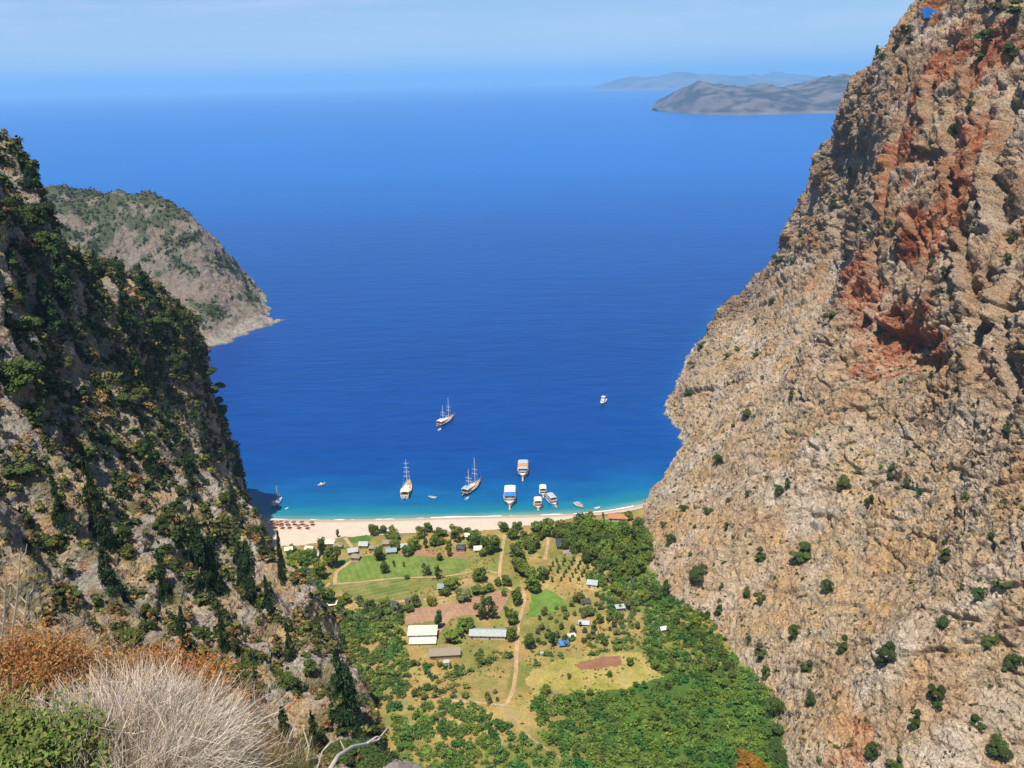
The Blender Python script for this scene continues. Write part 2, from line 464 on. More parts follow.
def build_right():
    B, n, tu, tv = patch(net_right(), 1150, 760)
    nu, nv = B.shape[:2]
    p = B.reshape(-1, 3); nn = n.reshape(-1, 3)
    if nn[:, 0].mean() > 0: nn = -nn
    U = np.repeat(tu, nv); V = np.tile(tv, nu)
    up = sstep(2.2, 3.2, V)                                           # 0 on the talus, 1 on the upper cliff
    foot = sstep(0.7, 1.9, V) * (1 - .7 * sstep(4.4, 5, V))
    sea = sstep(8.0, 12.5, U)
    amp = foot * (1 - .45 * sea)
    d = amp * (10 * fbm(p / 95, 2) + (4 + 7 * up) * ridged(p / np.array([55, 55, 130.]) + 3, 2))
    # gullies that run down the face
    d += amp * (2.0 + 4.0 * up) * ridged(np.stack([p[:, 1] / 24 + p[:, 2] / 70, p[:, 0] / 60, p[:, 2] / 110], -1), 3)
    d -= amp * (3.5 + 4 * up)
    q = p + nn * d[:, None]
    wq = q + 6 * np.stack([fbm(q / 14, 3), fbm(q / 14 + 40, 3), fbm(q / 14 + 80, 3)], -1)
    w1, w2, cid = worley(wq / np.array([16, 16, 34.]))
    d += (0.4 + amp) * (.9 + 1.5 * up) * (cid - .5) * 2.0 * sstep(0.0, .3, w2 - w1)
    v1, v2, cid2 = worley(wq / np.array([5.5, 5.5, 10.]) + 31)
    d += (0.3 + .7 * amp) * (.75 + .65 * up) * ((cid2 - .5) * 1.9 + sstep(0, .4, v2 - v1) * .6)
    v1, v2, cid3 = worley(wq / np.array([2.6, 2.6, 3.6]) + 71)
    d += (.4 + .6 * amp) * (.5 + .3 * up) * ((cid3 - .5) * 1.6) * (.4 + .9 * sstep(-.25, .3, fbm(q / np.array([32., 32., 48.]) + 61, 3)))
    d += (.3 + .7 * amp) * (.9 + 1.7 * up) * ridged(np.stack([q[:, 1] / 7.5 + q[:, 2] / 19, q[:, 0] / 12, q[:, 2] / 26], -1), 4, .6)
    h = .45 * q[:, 2] + .9 * q[:, 1] - .3 * q[:, 0] + 9 * fbm(q / 26, 3)
    saw = (h / 9.5) % 1.0
    d += amp * (.4 + .9 * up) * (sstep(0, .8, saw) - sstep(.8, 1, saw)) * 1.5 * sstep(-.3, .3, fbm(q / 40 + 70, 2))
    # long fractures, and slabs that weathered smoother than the rubble between them
    for fs_, sh_, dp_ in ((np.array([34., 22., 60.]), 5.5, 3.2), (np.array([50., 44., 17.]), 25.5, 2.4)):
        g_ = np.abs(perlin((wq + .35 * q[:, [2, 0, 1]]) / fs_ + sh_))
        d -= (.25 + .75 * foot) * dp_ * sstep(.055, .0, g_)
    rough_ = .45 + .85 * sstep(-.25, .3, fbm(q / np.array([32., 32., 48.]) + 61, 3))
    d += rough_ * (.4 + .6 * foot) * (1.3 * fbm(q / 7.5 + 5, 4, .65) + .8 * ridged(wq / 10., 5, .72) * (1.2 + .8 * up) + .55 * ridged(wq / 3.0 + 4, 3, .7))
    # a rougher foot where the sea has cut into the rock
    sf = sstep(6.6, 7.6, U) * sstep(.1, .8, V) * (1 - .5 * sstep(2.2, 3.2, V))
    d += sf * (4.0 * fbm(q / 22 + 90, 3) + 3.0 * ridged(q / 13 + 15, 4, .6) - 1.0)
    # buttresses: the rock to the far side of each line stands proud, the near side is cut back
    for line, depth, reach in CUTS:
        L_ = np.array([hollow_pts[c] for c in line]); o_ = np.argsort(L_[:, 2]); L_ = L_[o_]
        yl = np.interp(p[:, 2], L_[:, 2], L_[:, 1]) + 3.0 * fbm(p / 9 + 33, 3)
        s_ = yl - p[:, 1]
        ends = sstep(L_[0, 2] - 6, L_[0, 2] + 8, p[:, 2]) * sstep(L_[-1, 2] + 6, L_[-1, 2] - 8, p[:, 2])
        d -= depth * ends * sstep(-.8, .8, s_) * np.clip(1 - s_ / reach, 0, 1) ** 1.4
        d += .35 * depth * ends * np.exp(-(np.minimum(s_, 0) / 5) ** 2) * (s_ < 0)
    for line, depth, reach in BROWS:
        L_ = np.array([hollow_pts[c] for c in line]); o_ = np.argsort(L_[:, 1]); L_ = L_[o_]
        zl = np.interp(p[:, 1], L_[:, 1], L_[:, 2]) + 2.5 * fbm(p / 8 + 53, 3)
        s_ = zl - p[:, 2]
        ends = sstep(L_[0, 1] - 3, L_[0, 1] + 5, p[:, 1]) * sstep(L_[-1, 1] + 3, L_[-1, 1] - 5, p[:, 1])
        d -= depth * ends * sstep(-.6, .8, s_) * np.clip(1 - s_ / reach, 0, 1) ** 1.2
        d += .3 * depth * ends * np.exp(-(np.minimum(s_, 0) / 4) ** 2) * (s_ < 0)
    # hollows under the overhangs
    for px, py, yy, r, k in HOLLOWS:
        c = hollow_pts.get((px, py))
        if c is not None: d -= k * near(p + nn * d[:, None], c, r)
    Q = p + nn * d[:, None]
    B2 = Q.reshape(nu, nv, 3)
    N2 = normals_of(B2).reshape(-1, 3)
    N2[N2[:, 2] < 0] *= 1
    if (N2 * nn).sum(1).mean() < 0: N2 = -N2
    col, a, b, c, grey, pale, warm, dark, orange, red, tan, olive = rock_cols(Q, N2, 'right')
    rn = .5 * fbm(Q / 16.0 + 7, 4) + .6 * fbm(Q / np.array([7., 7., 34.]) + 17, 4)
    redm = np.zeros(len(Q))
    for (px, py, r) in RED_SPOTS:
        cc = hollow_pts.get((px, py))
        if cc is not None: redm = np.maximum(redm, near(Q, cc, r))
    redm = sstep(.20, .48, redm * .85 + .75 * rn + .25 * b) * sstep(.015, .15, redm)
    face = sstep(.80, .5, N2[:, 2])
    col = lerp(col, lerp(orange, red, sstep(-.25, .3, fbm(Q / 9 + 50, 3))), redm * (.35 + .65 * face) * .9)
    low = 1 - up
    col = lerp(col, col * np.array([.74, .60, .50]), .9 * up * sstep(-.35, .25, fbm(Q / 24 + 41, 3)))
    scree = sstep(.0, .32, fbm(Q / np.array([26, 26, 40.]) + 19, 4)) * (.35 + .65 * low)
    col = lerp(col, np.array([.50, .42, .33]) * (1 + .35 * b[:, None]), scree * .6)
    warmth = sstep(-.25, .3, fbm(Q / 30 + 77, 3))
    col = lerp(col, tan * .95, low * sstep(.38, .78, N2[:, 2]) * warmth * .68)
    col = lerp(col, orange * 1.0, .18 * sstep(.2, .5, fbm(Q / 13 + 13, 4)) * (1 - sea))
    speck = sstep(.22, .42, fbm(Q / 3.2 + 21, 3))
    col = lerp(col, olive, speck * .8 * sstep(.2, .5, N2[:, 2]) * (.6 + .4 * sstep(-.2, .3, fbm(Q / 28 + 3, 2))))
    # bleached band where the sea washes the foot
    wash = sstep(4.5, 1.5, Q[:, 2] + 3.5 * b) * sstep(6.6, 7.2, U)
    col = lerp(col, np.array([.50, .44, .35]), wash * .6)
    col = lerp(col, np.array([.10, .09, .06]), sstep(1.0, .2, Q[:, 2]) * sstep(6.6, 7.2, U) * .7)
    me = mesh_np('cliff', Q, grid_quads(nu, nv)[:, ::-1], col, smooth=True, mat=M['rock'])
    o = link('cliff_slope', me); tag(o, kind='structure')
    return o, me
HOLLOWS = [(893, 335, 0, (20, 20, 15), 14), (862, 300, 0, (9, 12, 14), 8), (937, 85, 0, (10, 14, 20), 9), (990, 160, 0, (10, 14, 30), 7), (925, 340, 0, (13, 14, 8), 6), (915, 175, 0, (8, 10, 16), 5), (968, 240, 0, (9, 10, 16), 5)]
RED_SPOTS = [(893, 335, (26, 28, 22)), (937, 85, (16, 20, 40)), (905, 165, (18, 20, 30)), (968, 160, (15, 18, 24)), (960, 205, (18, 18, 26)), (850, 275, (16, 22, 22)), (862, 300, (14, 16, 20)), (932, 20, (10, 12, 16)), (825, 300, (10, 14, 16)), (930, 235, (24, 26, 18)), (985, 60, (14, 16, 24)), (895, 205, (14, 16, 18)), (840, 745, (12, 12, 8)), (925, 350, (22, 22, 12))]
CUTS = [([(942, 50), (932, 90), (938, 135)], 8, 16), ([(1004, 100), (992, 170), (1000, 245)], 11, 18), ([(880, 235), (866, 280), (862, 325)], 8, 12), ([(962, 235), (976, 300), (984, 380)], 8, 18),
        ([(845, 175), (832, 225), (815, 285)], 6, 14), ([(908, 120), (892, 175), (884, 225)], 7, 14), ([(985, 20), (975, 60), (968, 100)], 6, 14), ([(915, 215), (925, 260), (915, 300)], 6, 12), ([(1018, 260), (1010, 330), (1016, 400)], 8, 18), ([(960, 110), (948, 160), (955, 210)], 6, 12), ([(790, 260), (776, 300), (765, 335)], 4, 12)]
BROWS = [([(858, 305), (880, 318), (905, 322), (940, 336)], 7, 13), ([(895, 345), (915, 352), (948, 352)], 6, 10), ([(690, 388), (712, 385), (735, 378)], 4, 8), ([(985, 330), (1005, 328), (1020, 335)], 6, 12), ([(920, 158), (935, 150), (950, 150)], 5, 10)]
hollow_pts = {}
def plane_hit(net, px, py):
    """where a sightline first meets the undisplaced face"""
    B, n, _, _ = patch(net, 140, 90)
    d = ray(float(px), float(py)); d = d / np.linalg.norm(d)
    v = B.reshape(-1, 3) - CAM
    t = v @ d
    off = np.linalg.norm(v - t[:, None] * d, axis=1) / np.maximum(t, 1)
    ok = off < max(off.min() * 1.5, .008)
    k = np.where(ok, t, 1e9).argmin()
    return B.reshape(-1, 3)[k]
_nr = net_right()
for a_ in HOLLOWS: hollow_pts[(a_[0], a_[1])] = plane_hit(_nr, a_[0], a_[1])
for a_ in RED_SPOTS: hollow_pts[(a_[0], a_[1])] = plane_hit(_nr, a_[0], a_[1])
for l_ in CUTS + BROWS:
    for a_ in l_[0]: hollow_pts[a_] = plane_hit(_nr, *a_)
cliff_right, _ = build_right()

# ---------------------------------------------------------------- left-hand cliff and the slope the viewer stands on
def net_left():
    rows = []
    def row(*pts):
        rows.append([np.array(p, float) for p in pts])
    row((-270, 570, -12), (-270, 570, 5), (-280, 562, 25), (-292, 553, 45), (-310, 542, 70), (-340, 530, 95))
    row((-195, 542, -12), (-200, 538, 5), (-212, 531, 25), (-228, 523, 50), (-258, 512, 82), (-320, 500, 112))
    # the buttress edge seen against the sea
    row(at(258, 526, 508), at(245, 500, 503), at(225, 436, 500), at(203, 366, 490), at(166, 306, 470), at(60, 300, 480))
    row(at(274, 570, 430) * [1, 1, 0], at(255, 535, 462), at(210, 450, 440), at(180, 360, 425), at(118, 274, 405), at(20, 250, 440))
    row(at(305, 640, 350) * [1, 1, 0], at(293, 590, 385), at(215, 490, 380), at(150, 380, 375), at(72, 245, 372), at(-40, 200, 420))
    row(at(345, 700, 280) * [1, 1, 0], at(318, 640, 290), at(220, 540, 300), at(110, 400, 320), at(8, 168, 340), at(-100, 140, 380))
    row(at(400, 780, 220) * [1, 1, 0], at(345, 690, 205), at(230, 600, 225), at(80, 440, 250), at(-90, 130, 275), at(-260, 100, 300))
    row(at(460, 860, 170) * [1, 1, 0] + np.array([0, 0, 30]), at(372, 760, 135), at(260, 700, 150), at(60, 560, 175), at(-190, 190, 190), at(-420, 130, 210))
    row((30, 95, 70), (-14, 85, 146), (-38, 82, 164), (-82, 92, 196), (-135, 90, 275), (-190, 90, 300))
    row((40, 40, 90), (6, 40, 182), (-18, 40, 196), (-50, 45, 218), (-92, 45, 270), (-150, 45, 300))
    row((60, -20, 110), (25, -20, 202), (-2, -20, 218), (-32, -20, 236), (-76, -20, 275), (-140, -20, 300))
    return rows
LEDGE = ((60, 292, 385, (34, 26, 9)), (20, 300, 370, (16, 16, 9)), (112, 290, 400, (12, 14, 7)))
def build_left():
    B, n, tu, tv = patch(net_left(), 1100, 640)
    nu, nv = B.shape[:2]
    p = B.reshape(-1, 3); nn = n.reshape(-1, 3)
    V = np.tile(tv, nu); U = np.repeat(tu, nv)
    if nn[:, 0].mean() < 0: nn = -nn
    close = sstep(10.2, 7.6, U)                                        # calmer close to the viewer
    amp = sstep(0.2, 1.3, V) * (.12 + .88 * close) * (1 - .4 * sstep(.8, 1.8, U) * sstep(3.4, 2.6, U))
    d = amp * 7 * fbm(p / 80 + 50, 2)
    # buttresses and deep clefts running down
    s = np.stack([p[:, 1] / 46 - p[:, 2] / 150, p[:, 0] / 120, p[:, 2] / 160], -1)
    d += amp * 12.5 * ridged(s + 2, 2)
    s2 = np.stack([p[:, 1] / 17 - p[:, 2] / 60, p[:, 0] / 50, p[:, 2] / 60], -1)
    d += amp * 6.5 * ridged(s2 + 6, 3)
    d -= amp * 11.0
    q = p + nn * d[:, None]
    wq = q + 5 * np.stack([fbm(q / 12, 3), fbm(q / 12 + 40, 3), fbm(q / 12 + 80, 3)], -1)
    w1, w2, cid = worley(wq / np.array([11, 11, 26.]) + 5)
    d += amp * 2.0 * (cid - .5) * 2 * sstep(0, .35, w2 - w1)
    v1, v2, cid2 = worley(wq / np.array([4.2, 4.2, 8.5]) + 3)
    k = .25 + .75 * amp
    d += k * .7 * ((cid2 - .5) * 1.6 + .5 * sstep(0, .5, v2 - v1))
    d += k * 1.6 * ridged(np.stack([q[:, 1] / 6.5 + q[:, 2] / 17, q[:, 0] / 12, q[:, 2] / 24], -1), 4, .6)
    d += k * (1.2 * fbm(q / 6 + 5, 4, .65) + 1.3 * ridged(wq / 9., 5, .7) + .5 * ridged(wq / 2.2, 2, .7)) + .2 * fbm(q / .9, 2) * k
    Q = p + nn * d[:, None]
    N2 = normals_of(Q.reshape(nu, nv, 3)).reshape(-1, 3)
    if (N2 * nn).sum(1).mean() < 0: N2 = -N2
    col, a, b, c, grey, pale, warm, dark, orange, red, tan, olive = rock_cols(Q, N2, 'left')
    cool = np.array([.44, .395, .33])
    col = lerp(col, cool * (1 + .6 * b[:, None]), .5)
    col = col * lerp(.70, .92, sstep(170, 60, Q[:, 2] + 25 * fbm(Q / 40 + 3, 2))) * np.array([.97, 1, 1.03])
    tanm = sstep(.42, .72, N2[:, 2]) * sstep(-.15, .25, fbm(Q / 14 + 4, 3))
    col = lerp(col, np.array([.36, .235, .09]), tanm * .75)
    col = lerp(col, np.array([.33, .15, .07]), .5 * sstep(.12, .4, fbm(Q / 5 + 60, 3)))
    col = lerp(col, np.array([.085, .085, .03]), .75 * sstep(.05, .35, fbm(Q / 7 + 90, 4)) * sstep(.2, .5, N2[:, 2]))
    for (px, py, yy, r) in ((60, 292, 385, (34, 26, 9)), (20, 300, 370, (16, 16, 9)), (112, 290, 400, (12, 14, 7))):       # dry grass ledge
        cc = at(px, py, yy)
        col = lerp(col, np.array([.52, .33, .12]), sstep(.3, .6, near(Q, cc, r) + .25 * b) * sstep(.1, .4, N2[:, 2]) * .95)
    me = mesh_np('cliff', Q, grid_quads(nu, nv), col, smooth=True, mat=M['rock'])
    o = link('cliff_slope', me); tag(o, kind='structure')
    return o, Q.reshape(nu, nv, 3), N2.reshape(nu, nv, 3), U.reshape(nu, nv), V.reshape(nu, nv)
cliff_left, LQ, LN, LU, LV = build_left()

# ---------------------------------------------------------------- far headland on the left
def net_head():
    rows = []
    for foot, lo, hi, ridge, back in (
        ((-760, 1080, -10), (-760, 1100, 50), (-760, 1130, 110), at(-120, 186, 1250), (-800, 1450, 60)),
        ((-560, 1000, -10), (-560, 1020, 50), (-560, 1060, 105), at(40, 190, 1190), (-640, 1400, 60)),
        (g2(120, 372, -1.5), at(110, 330, 930), at(100, 262, 1040), at(100, 196, 1150), (-560, 1380, 40)),
        (g2(200, 352, -1.5), at(185, 322, 920), at(150, 258, 1010), at(152, 196, 1110), (-490, 1340, 20)),
        (g2(232, 346, -1.5), at(215, 318, 945), at(185, 258, 1010), at(184, 216, 1080), (-420, 1290, -5)),
        (g2(258, 332, -1.5), at(240, 312, 980), at(222, 278, 1010), at(214, 250, 1060), (-370, 1240, -10)),
        (g2(290, 328, -1.5), at(276, 320, 1000), at(252, 306, 1020), at(248, 296, 1050), (-330, 1180, -12)),
        (g2(308, 326, -1.5), at(300, 321, 1018), at(293, 318, 1030), at(285, 314, 1045), (-300, 1130, -14)),
        (g2(316, 321, -14), g2(311, 320, -14), g2(306, 319, -14), g2(298, 317, -14), (-290, 1120, -16))):
        rows.append([np.array(foot, float), lo, hi, ridge, np.array(back, float)])
    return rows
def build_head():
    B, n, tu, tv = patch(net_head(), 520, 330)
    nu, nv = B.shape[:2]
    p = B.reshape(-1, 3); nn = n.reshape(-1, 3); V = np.tile(tv, nu); U = np.repeat(tu, nv)
    if nn[:, 2].mean() < 0: nn = -nn
    amp = sstep(0.0, .7, V) * (1 - .75 * sstep(5.5, 7.4, U))
    d = amp * (8 * fbm(p / 90 + 8, 2) - 4 + 10 * ridged(np.stack([p[:, 0] / 45 + p[:, 2] / 120, p[:, 1] / 120, p[:, 2] / 120], -1), 3))
    q = p + nn * d[:, None]
    w1, w2, cid = worley(q / np.array([14, 14, 24.]))
    d += (.3 + amp) * 1.9 * (cid - .5) * 2 * sstep(0, .2, w2 - w1)
    d += (.3 + .7 * amp) * (2.6 * fbm(q / 9, 4, .65) + 3.0 * ridged(q / np.array([14, 14, 22.]), 4, .7) - 1)
    Q = p + nn * d[:, None]
    N2 = normals_of(Q.reshape(nu, nv, 3)).reshape(-1, 3)
    if (N2 * nn).sum(1).mean() < 0: N2 = -N2
    col, a, b, c, grey, pale, warm, dark, orange, red, tan, olive = rock_cols(Q, N2, 'head')
    col = lerp(col, np.array([.24, .21, .175]), .6) * .74
    veg = sstep(-.02, .25, fbm(Q / 26 + 30, 4) + .35 * sstep(70, 135, Q[:, 2]) + .1 * b)
    col = lerp(col, np.array([.07, .085, .035]), veg * .85)
    wash = sstep(8, 3, Q[:, 2] + 2 * b)
    col = lerp(col, np.array([.46, .41, .34]), wash * .45)
    col = lerp(col, np.array([.10, .09, .06]), sstep(1.0, .2, Q[:, 2]) * .7)
    me = mesh_np('headland', Q, grid_quads(nu, nv), col, smooth=True, mat=M['rock'])
    o = link('headland_hill', me); tag(o, kind='structure')
    return o, Q.reshape(nu, nv, 3), N2.reshape(nu, nv, 3), veg.reshape(nu, nv)
headland, HQ, HN, HVEG = build_head()

# ---------------------------------------------------------------- far islands
def island(name, outline_top, y_mid, depth, seed, green):
    """outline_top: (px, py) of the ridge; the island is a mound of real depth about y_mid"""
    ot = np.array(outline_top, float)
    xs = np.array([at(a, b, y_mid)[0] for a, b in ot]); zs = np.array([at(a, b, y_mid)[2] for a, b in ot])
    nu, nv = 260, 90
    x = np.linspace(xs[0], xs[-1], nu); v = np.linspace(-1, 1, nv)
    ridge = np.interp(x, xs, np.maximum(zs, 0))
    ridge = ridge * (1 + .22 * fbm(np.stack([x / (y_mid * .022), x * 0, x * 0 + seed], -1), 4, .6))
    X, Vv = np.meshgrid(x, v, indexing='ij')
    w = depth * np.minimum(1, np.sqrt(np.minimum(X - xs[0], xs[-1] - X) / ((xs[-1] - xs[0]) * .12) + .02))
    Y = y_mid + Vv * w
    prof = np.clip(1 - np.abs(Vv), 0, 1) ** .85
    P = np.stack([X, Y, np.zeros_like(X)], -1).reshape(-1, 3)
    sc = y_mid / 13000.
    nz = fbm(P / (900 * sc) + seed, 5) * 260 * sc + ridged(P / (1100 * sc) + seed, 4) * 150 * sc
    Z = (ridge[:, None] * prof + nz.reshape(nu, nv) * np.minimum(prof * 3, 1) * np.clip(1 - prof, 0, 1) * np.minimum(ridge[:, None] / (120 * sc), 1)).clip(-20, None)
    Z = np.where(np.abs(Vv) > .985, -30, Z)
    Q = np.stack([X, Y, Z], -1)
    n = normals_of(Q).reshape(-1, 3); q = Q.reshape(-1, 3)
    rock = np.array([.50, .41, .35]); gr = np.array([.07, .09, .075])
    m = sstep(-.25, .2, fbm(q / (260 * sc) + 3 + seed, 5)) * green * sstep(.55, .8, np.abs(n[:, 2]))
    col = lerp(np.tile(rock, (len(q), 1)), gr, m)
    col = lerp(col, np.array([.6, .52, .44]), sstep(40 * sc, 12 * sc, q[:, 2]))
    me = mesh_np(name, q, grid_quads(nu, nv), col, mat=M['far'])
    o = link(name, me); tag(o, kind='structure')
    return o
M['far'] = col_attr_mat('far_hills', noise=((.004, .3),), gain=.27)
island('island_hill', [(655, 108), (664, 105), (680, 93), (700, 80), (716, 84), (745, 86), (766, 83), (785, 88), (806, 82), (824, 76), (845, 75), (865, 78), (890, 84), (930, 92), (1000, 104)], float(g2(790, 111)[1]) + 700, 1300, 4.0, .85)
island('mountain_hill', [(585, 93), (610, 84), (632, 76), (648, 78), (675, 72), (700, 75), (725, 79), (740, 75), (770, 80), (800, 74), (840, 79), (880, 78), (930, 86), (980, 92)], 24000, 3000, 9.0, .6)

# ---------------------------------------------------------------- sea
def build_sea():
    def axis(lo, hi, step, far):
        c = list(np.arange(lo, hi + step, step)); s = step; a = c[-1]
        while a < far: s *= 1.28; a += s; c.append(a)
        s = step; a = c[0]; pre = []
        while a > -far: s *= 1.28; a -= s; pre.append(a)
        return np.array(pre[::-1] + c)
    xs = axis(-420, 300, 4.0, 140000); ys = axis(470, 1130, 3.0, 140000)
    ys = ys[ys > -60000]
    X, Y = np.meshgrid(xs, ys, indexing='ij')
    p = np.stack([X.ravel(), Y.ravel()], -1)
    # distance from the coast and from the open water
    coast = [SHORE[:, :2]]
    rc = np.array([g2(648, 503)[:2], g2(676, 462)[:2], g2(684, 440)[:2], g2(667, 412)[:2], g2(676, 388)[:2], g2(690, 357)[:2], g2(697, 343)[:2], np.array([240, 1000.])])
    hc = np.array([[-700, 1050.], g2(120, 372)[:2], g2(200, 352)[:2], g2(232, 346)[:2], g2(258, 332)[:2], g2(272, 327)[:2], g2(281, 323.5)[:2]])
    lc = np.array([[-270, 560.], [-195, 535], at(268, 528, 508)[:2]])
    def dist(poly):
        d = np.full(len(p), 1e9)
        for a, b in zip(poly[:-1], poly[1:]):
            ab = b - a; t = np.clip(((p - a) @ ab) / (ab @ ab), 0, 1)
            d = np.minimum(d, np.linalg.norm(p - a - t[:, None] * ab, axis=1))
        return d
    db = dist(SHORE[:, :2]); dr = dist(rc); dh = dist(hc); dl = dist(lc)
    P3 = np.stack([p[:, 0] / 55, p[:, 1] / 40, np.zeros(len(p))], -1)
    inl = p[:, 1] < shore_y(p[:, 0])
    n1 = fbm(P3, 3); n2 = fbm(P3 * 6 + 5, 3)
    depth = np.minimum(np.minimum(db, dr * 4 + 46), np.minimum(dh * 6 + 90, dl * 2.2 + 14)) * (1 + .22 * n1)
    depth[inl] = 0
    deep = np.array([.0001, .041, .200]); mid = np.array([.0002, .056, .235]); shelf = np.array([.002, .105, .25]); turq = np.array([.010, .17, .215]); clear = np.array([.13, .25, .21])
    far = np.array([.0002, .108, .40])
    col = np.tile(deep, (len(p), 1))
    col = lerp(col, far, sstep(250, 2600, db) * .9)  # distant water painted brighter, making up in colour for the thin haze
    col = lerp(col, mid * .9, sstep(120, 60, depth + 14 * n1))
    col = lerp(col, shelf, sstep(62, 26, depth + 7 * n1) * .8)
    col = lerp(col, turq, sstep(26, 8, depth + 2 * n2) * .85)
    col = lerp(col, clear, sstep(8, 1.5, depth + 1.0 * n2) * .9)
    # dark weed patches on the sea bed
    weed = sstep(.12, .35, fbm(P3 * 2.6 + 20, 3)) * sstep(14, 24, depth) * sstep(75, 45, depth)
    col = lerp(col, np.array([.002, .075, .20]), weed * .5)
    bright = 1 + .13 * fbm(np.stack([p[:, 0] / 700, p[:, 1] / 260, np.ones(len(p))], -1), 3)
    col = col * bright[:, None]
    m, nt, b = mat_new('sea_water')
    N, L = nt.nodes, nt.links
    a_ = N.new('ShaderNodeAttribute'); a_.attribute_name = 'Col'
    tc = N.new('ShaderNodeTexCoord')
    mp = N.new('ShaderNodeMapping'); mp.inputs['Scale'].default_value = (.35, 1.0, 1.0); mp.inputs['Rotation'].default_value = (0, 0, R(8))
    L.new(tc.outputs['Object'], mp.inputs[0])
    prev = None; firstn = None
    for sc, st, di in ((.045, .35, 3.0), (.16, .5, .9), (.7, .5, .22)):
        no = N.new('ShaderNodeTexNoise'); no.inputs['Scale'].default_value = sc; no.inputs['Detail'].default_value = 4
        L.new(mp.outputs[0], no.inputs['Vector'])
        bp = N.new('ShaderNodeBump'); bp.inputs['Strength'].default_value = st; bp.inputs['Distance'].default_value = di
        L.new(no.outputs[0], bp.inputs['Height'])
        if prev: L.new(prev, bp.inputs['Normal'])
        prev = bp.outputs[0]
        firstn = firstn or no
    L.new(prev, b.inputs['Normal'])
    mr = N.new('ShaderNodeMapRange'); mr.inputs[1].default_value = .3; mr.inputs[2].default_value = .7; mr.inputs[3].default_value = .88; mr.inputs[4].default_value = 1.12
    no2 = N.new('ShaderNodeTexNoise'); no2.inputs['Scale'].default_value = .1; no2.inputs['Detail'].default_value = 5
    L.new(mp.outputs[0], no2.inputs['Vector'])
    L.new(no2.outputs[0], mr.inputs[0])
    mx = N.new('ShaderNodeVectorMath'); mx.operation = 'SCALE'
    L.new(a_.outputs['Color'], mx.inputs[0]); L.new(mr.outputs[0], mx.inputs['Scale'])
    L.new(mx.outputs[0], b.inputs['Base Color'])
    b.inputs['Roughness'].default_value = .32; b.inputs['IOR'].default_value = 1.33; b.inputs['Specular IOR Level'].default_value = .35
    V3 = np.stack([p[:, 0], p[:, 1], np.zeros(len(p))], -1)
    me = mesh_np('sea', V3, grid_quads(len(xs), len(ys)), col, mat=m)
    o = link('sea', me); tag(o, kind='structure')
build_sea()
def foam_line():
    """broken white wash lying along the waterline"""
    m = col_attr_mat('foam', noise=((.6, .12),), rough=.9)
    x = np.arange(-160, 74, .6)
    keep = []; V = []; F = []
    P = np.stack([x / 14, x * 0, x * 0 + 5], -1)
    n = fbm(P, 3); wid = np.clip(.12 + 2.2 * n, 0, 2.0) + np.where((x > -52) & (x < -8), .7, 0) + np.where(x > 48, .8, 0)
    off = .9 * fbm(P * .8 + 9, 2)
    y = shore_y(x) + off + .8
    for k in range(len(x) - 1):
        if wid[k] < .18 or wid[k + 1] < .18: continue
        b = len(V)
        V += [(x[k], y[k] - wid[k] / 2, .06), (x[k + 1], y[k + 1] - wid[k + 1] / 2, .06), (x[k + 1], y[k + 1] + wid[k + 1] / 2, .06), (x[k], y[k] + wid[k] / 2, .06)]
        F.append((b, b + 1, b + 2, b + 3))
    V = np.array(V)
    # a second, fainter line further out
    me = mesh_np('foam', V, np.array(F), np.tile([.86, .86, .84], (len(V), 1)), mat=m)
    tag(link('sea_foam', me), kind='stuff')
foam_line()

# ---------------------------------------------------------------- valley floor, beach, fields, paths
POLY = {
 'green1': PX((338, 560), (395, 552), (470, 556), (466, 570), (420, 578), (336, 583)),
 'green1b': PX((330, 582), (410, 577), (412, 602), (372, 606), (350, 596)),
 'brown1': PX((408, 609), (450, 603), (500, 590), (512, 594), (502, 612), (470, 616), (444, 620), (402, 626)),
 'green2': PX((530, 594), (548, 588), (566, 600), (560, 612), (528, 618)),
 'yellow': PX((523, 680), (534, 668), (560, 659), (600, 655), (640, 652), (652, 664), (664, 678), (640, 686), (610, 690), (580, 696), (552, 692), (536, 698), (526, 690)),
 'brown2': PX((570, 664), (600, 657), (622, 656), (622, 666), (585, 671)),
 'tan1': PX((462, 676), (500, 660), (512, 664), (508, 698), (475, 700)),
 'garden': PX((348, 538), (368, 535), (372, 541), (345, 544)),
 'grove_lawn': PX((588, 520), (625, 519), (628, 528), (592, 530)),
 'brown3': PX((400, 548), (448, 550), (470, 552), (468, 559), (400, 556)),
}
def sheet(name, poly, step, lift, colfn, edge=2.0, mat='ground'):
    x0, y0 = poly.min(0) - 4; x1, y1 = poly.max(0) + 4
    xs = np.arange(x0, x1, step); ys = np.arange(y0, y1, step)
    X, Y = np.meshgrid(xs, ys, indexing='ij')
    P = np.stack([X.ravel() / 6, Y.ravel() / 6, np.zeros(X.size)], -1)
    wx = X + edge * fbm(P, 3).reshape(X.shape); wy = Y + edge * fbm(P + 30, 3).reshape(X.shape)
    m = inside(poly, wx, wy)
    q = grid_quads(*X.shape)
    q = q[m.ravel()[q].sum(1) >= 3]
    used = np.unique(q); idx = np.full(X.size, -1); idx[used] = np.arange(len(used))
    V = np.stack([X.ravel(), Y.ravel(), (ground_h(X, Y) + lift).ravel()], -1)[used]
    me = mesh_np(name, V, idx[q], colfn(V), mat=M[mat])
    return tag(link(name, me), kind='structure')
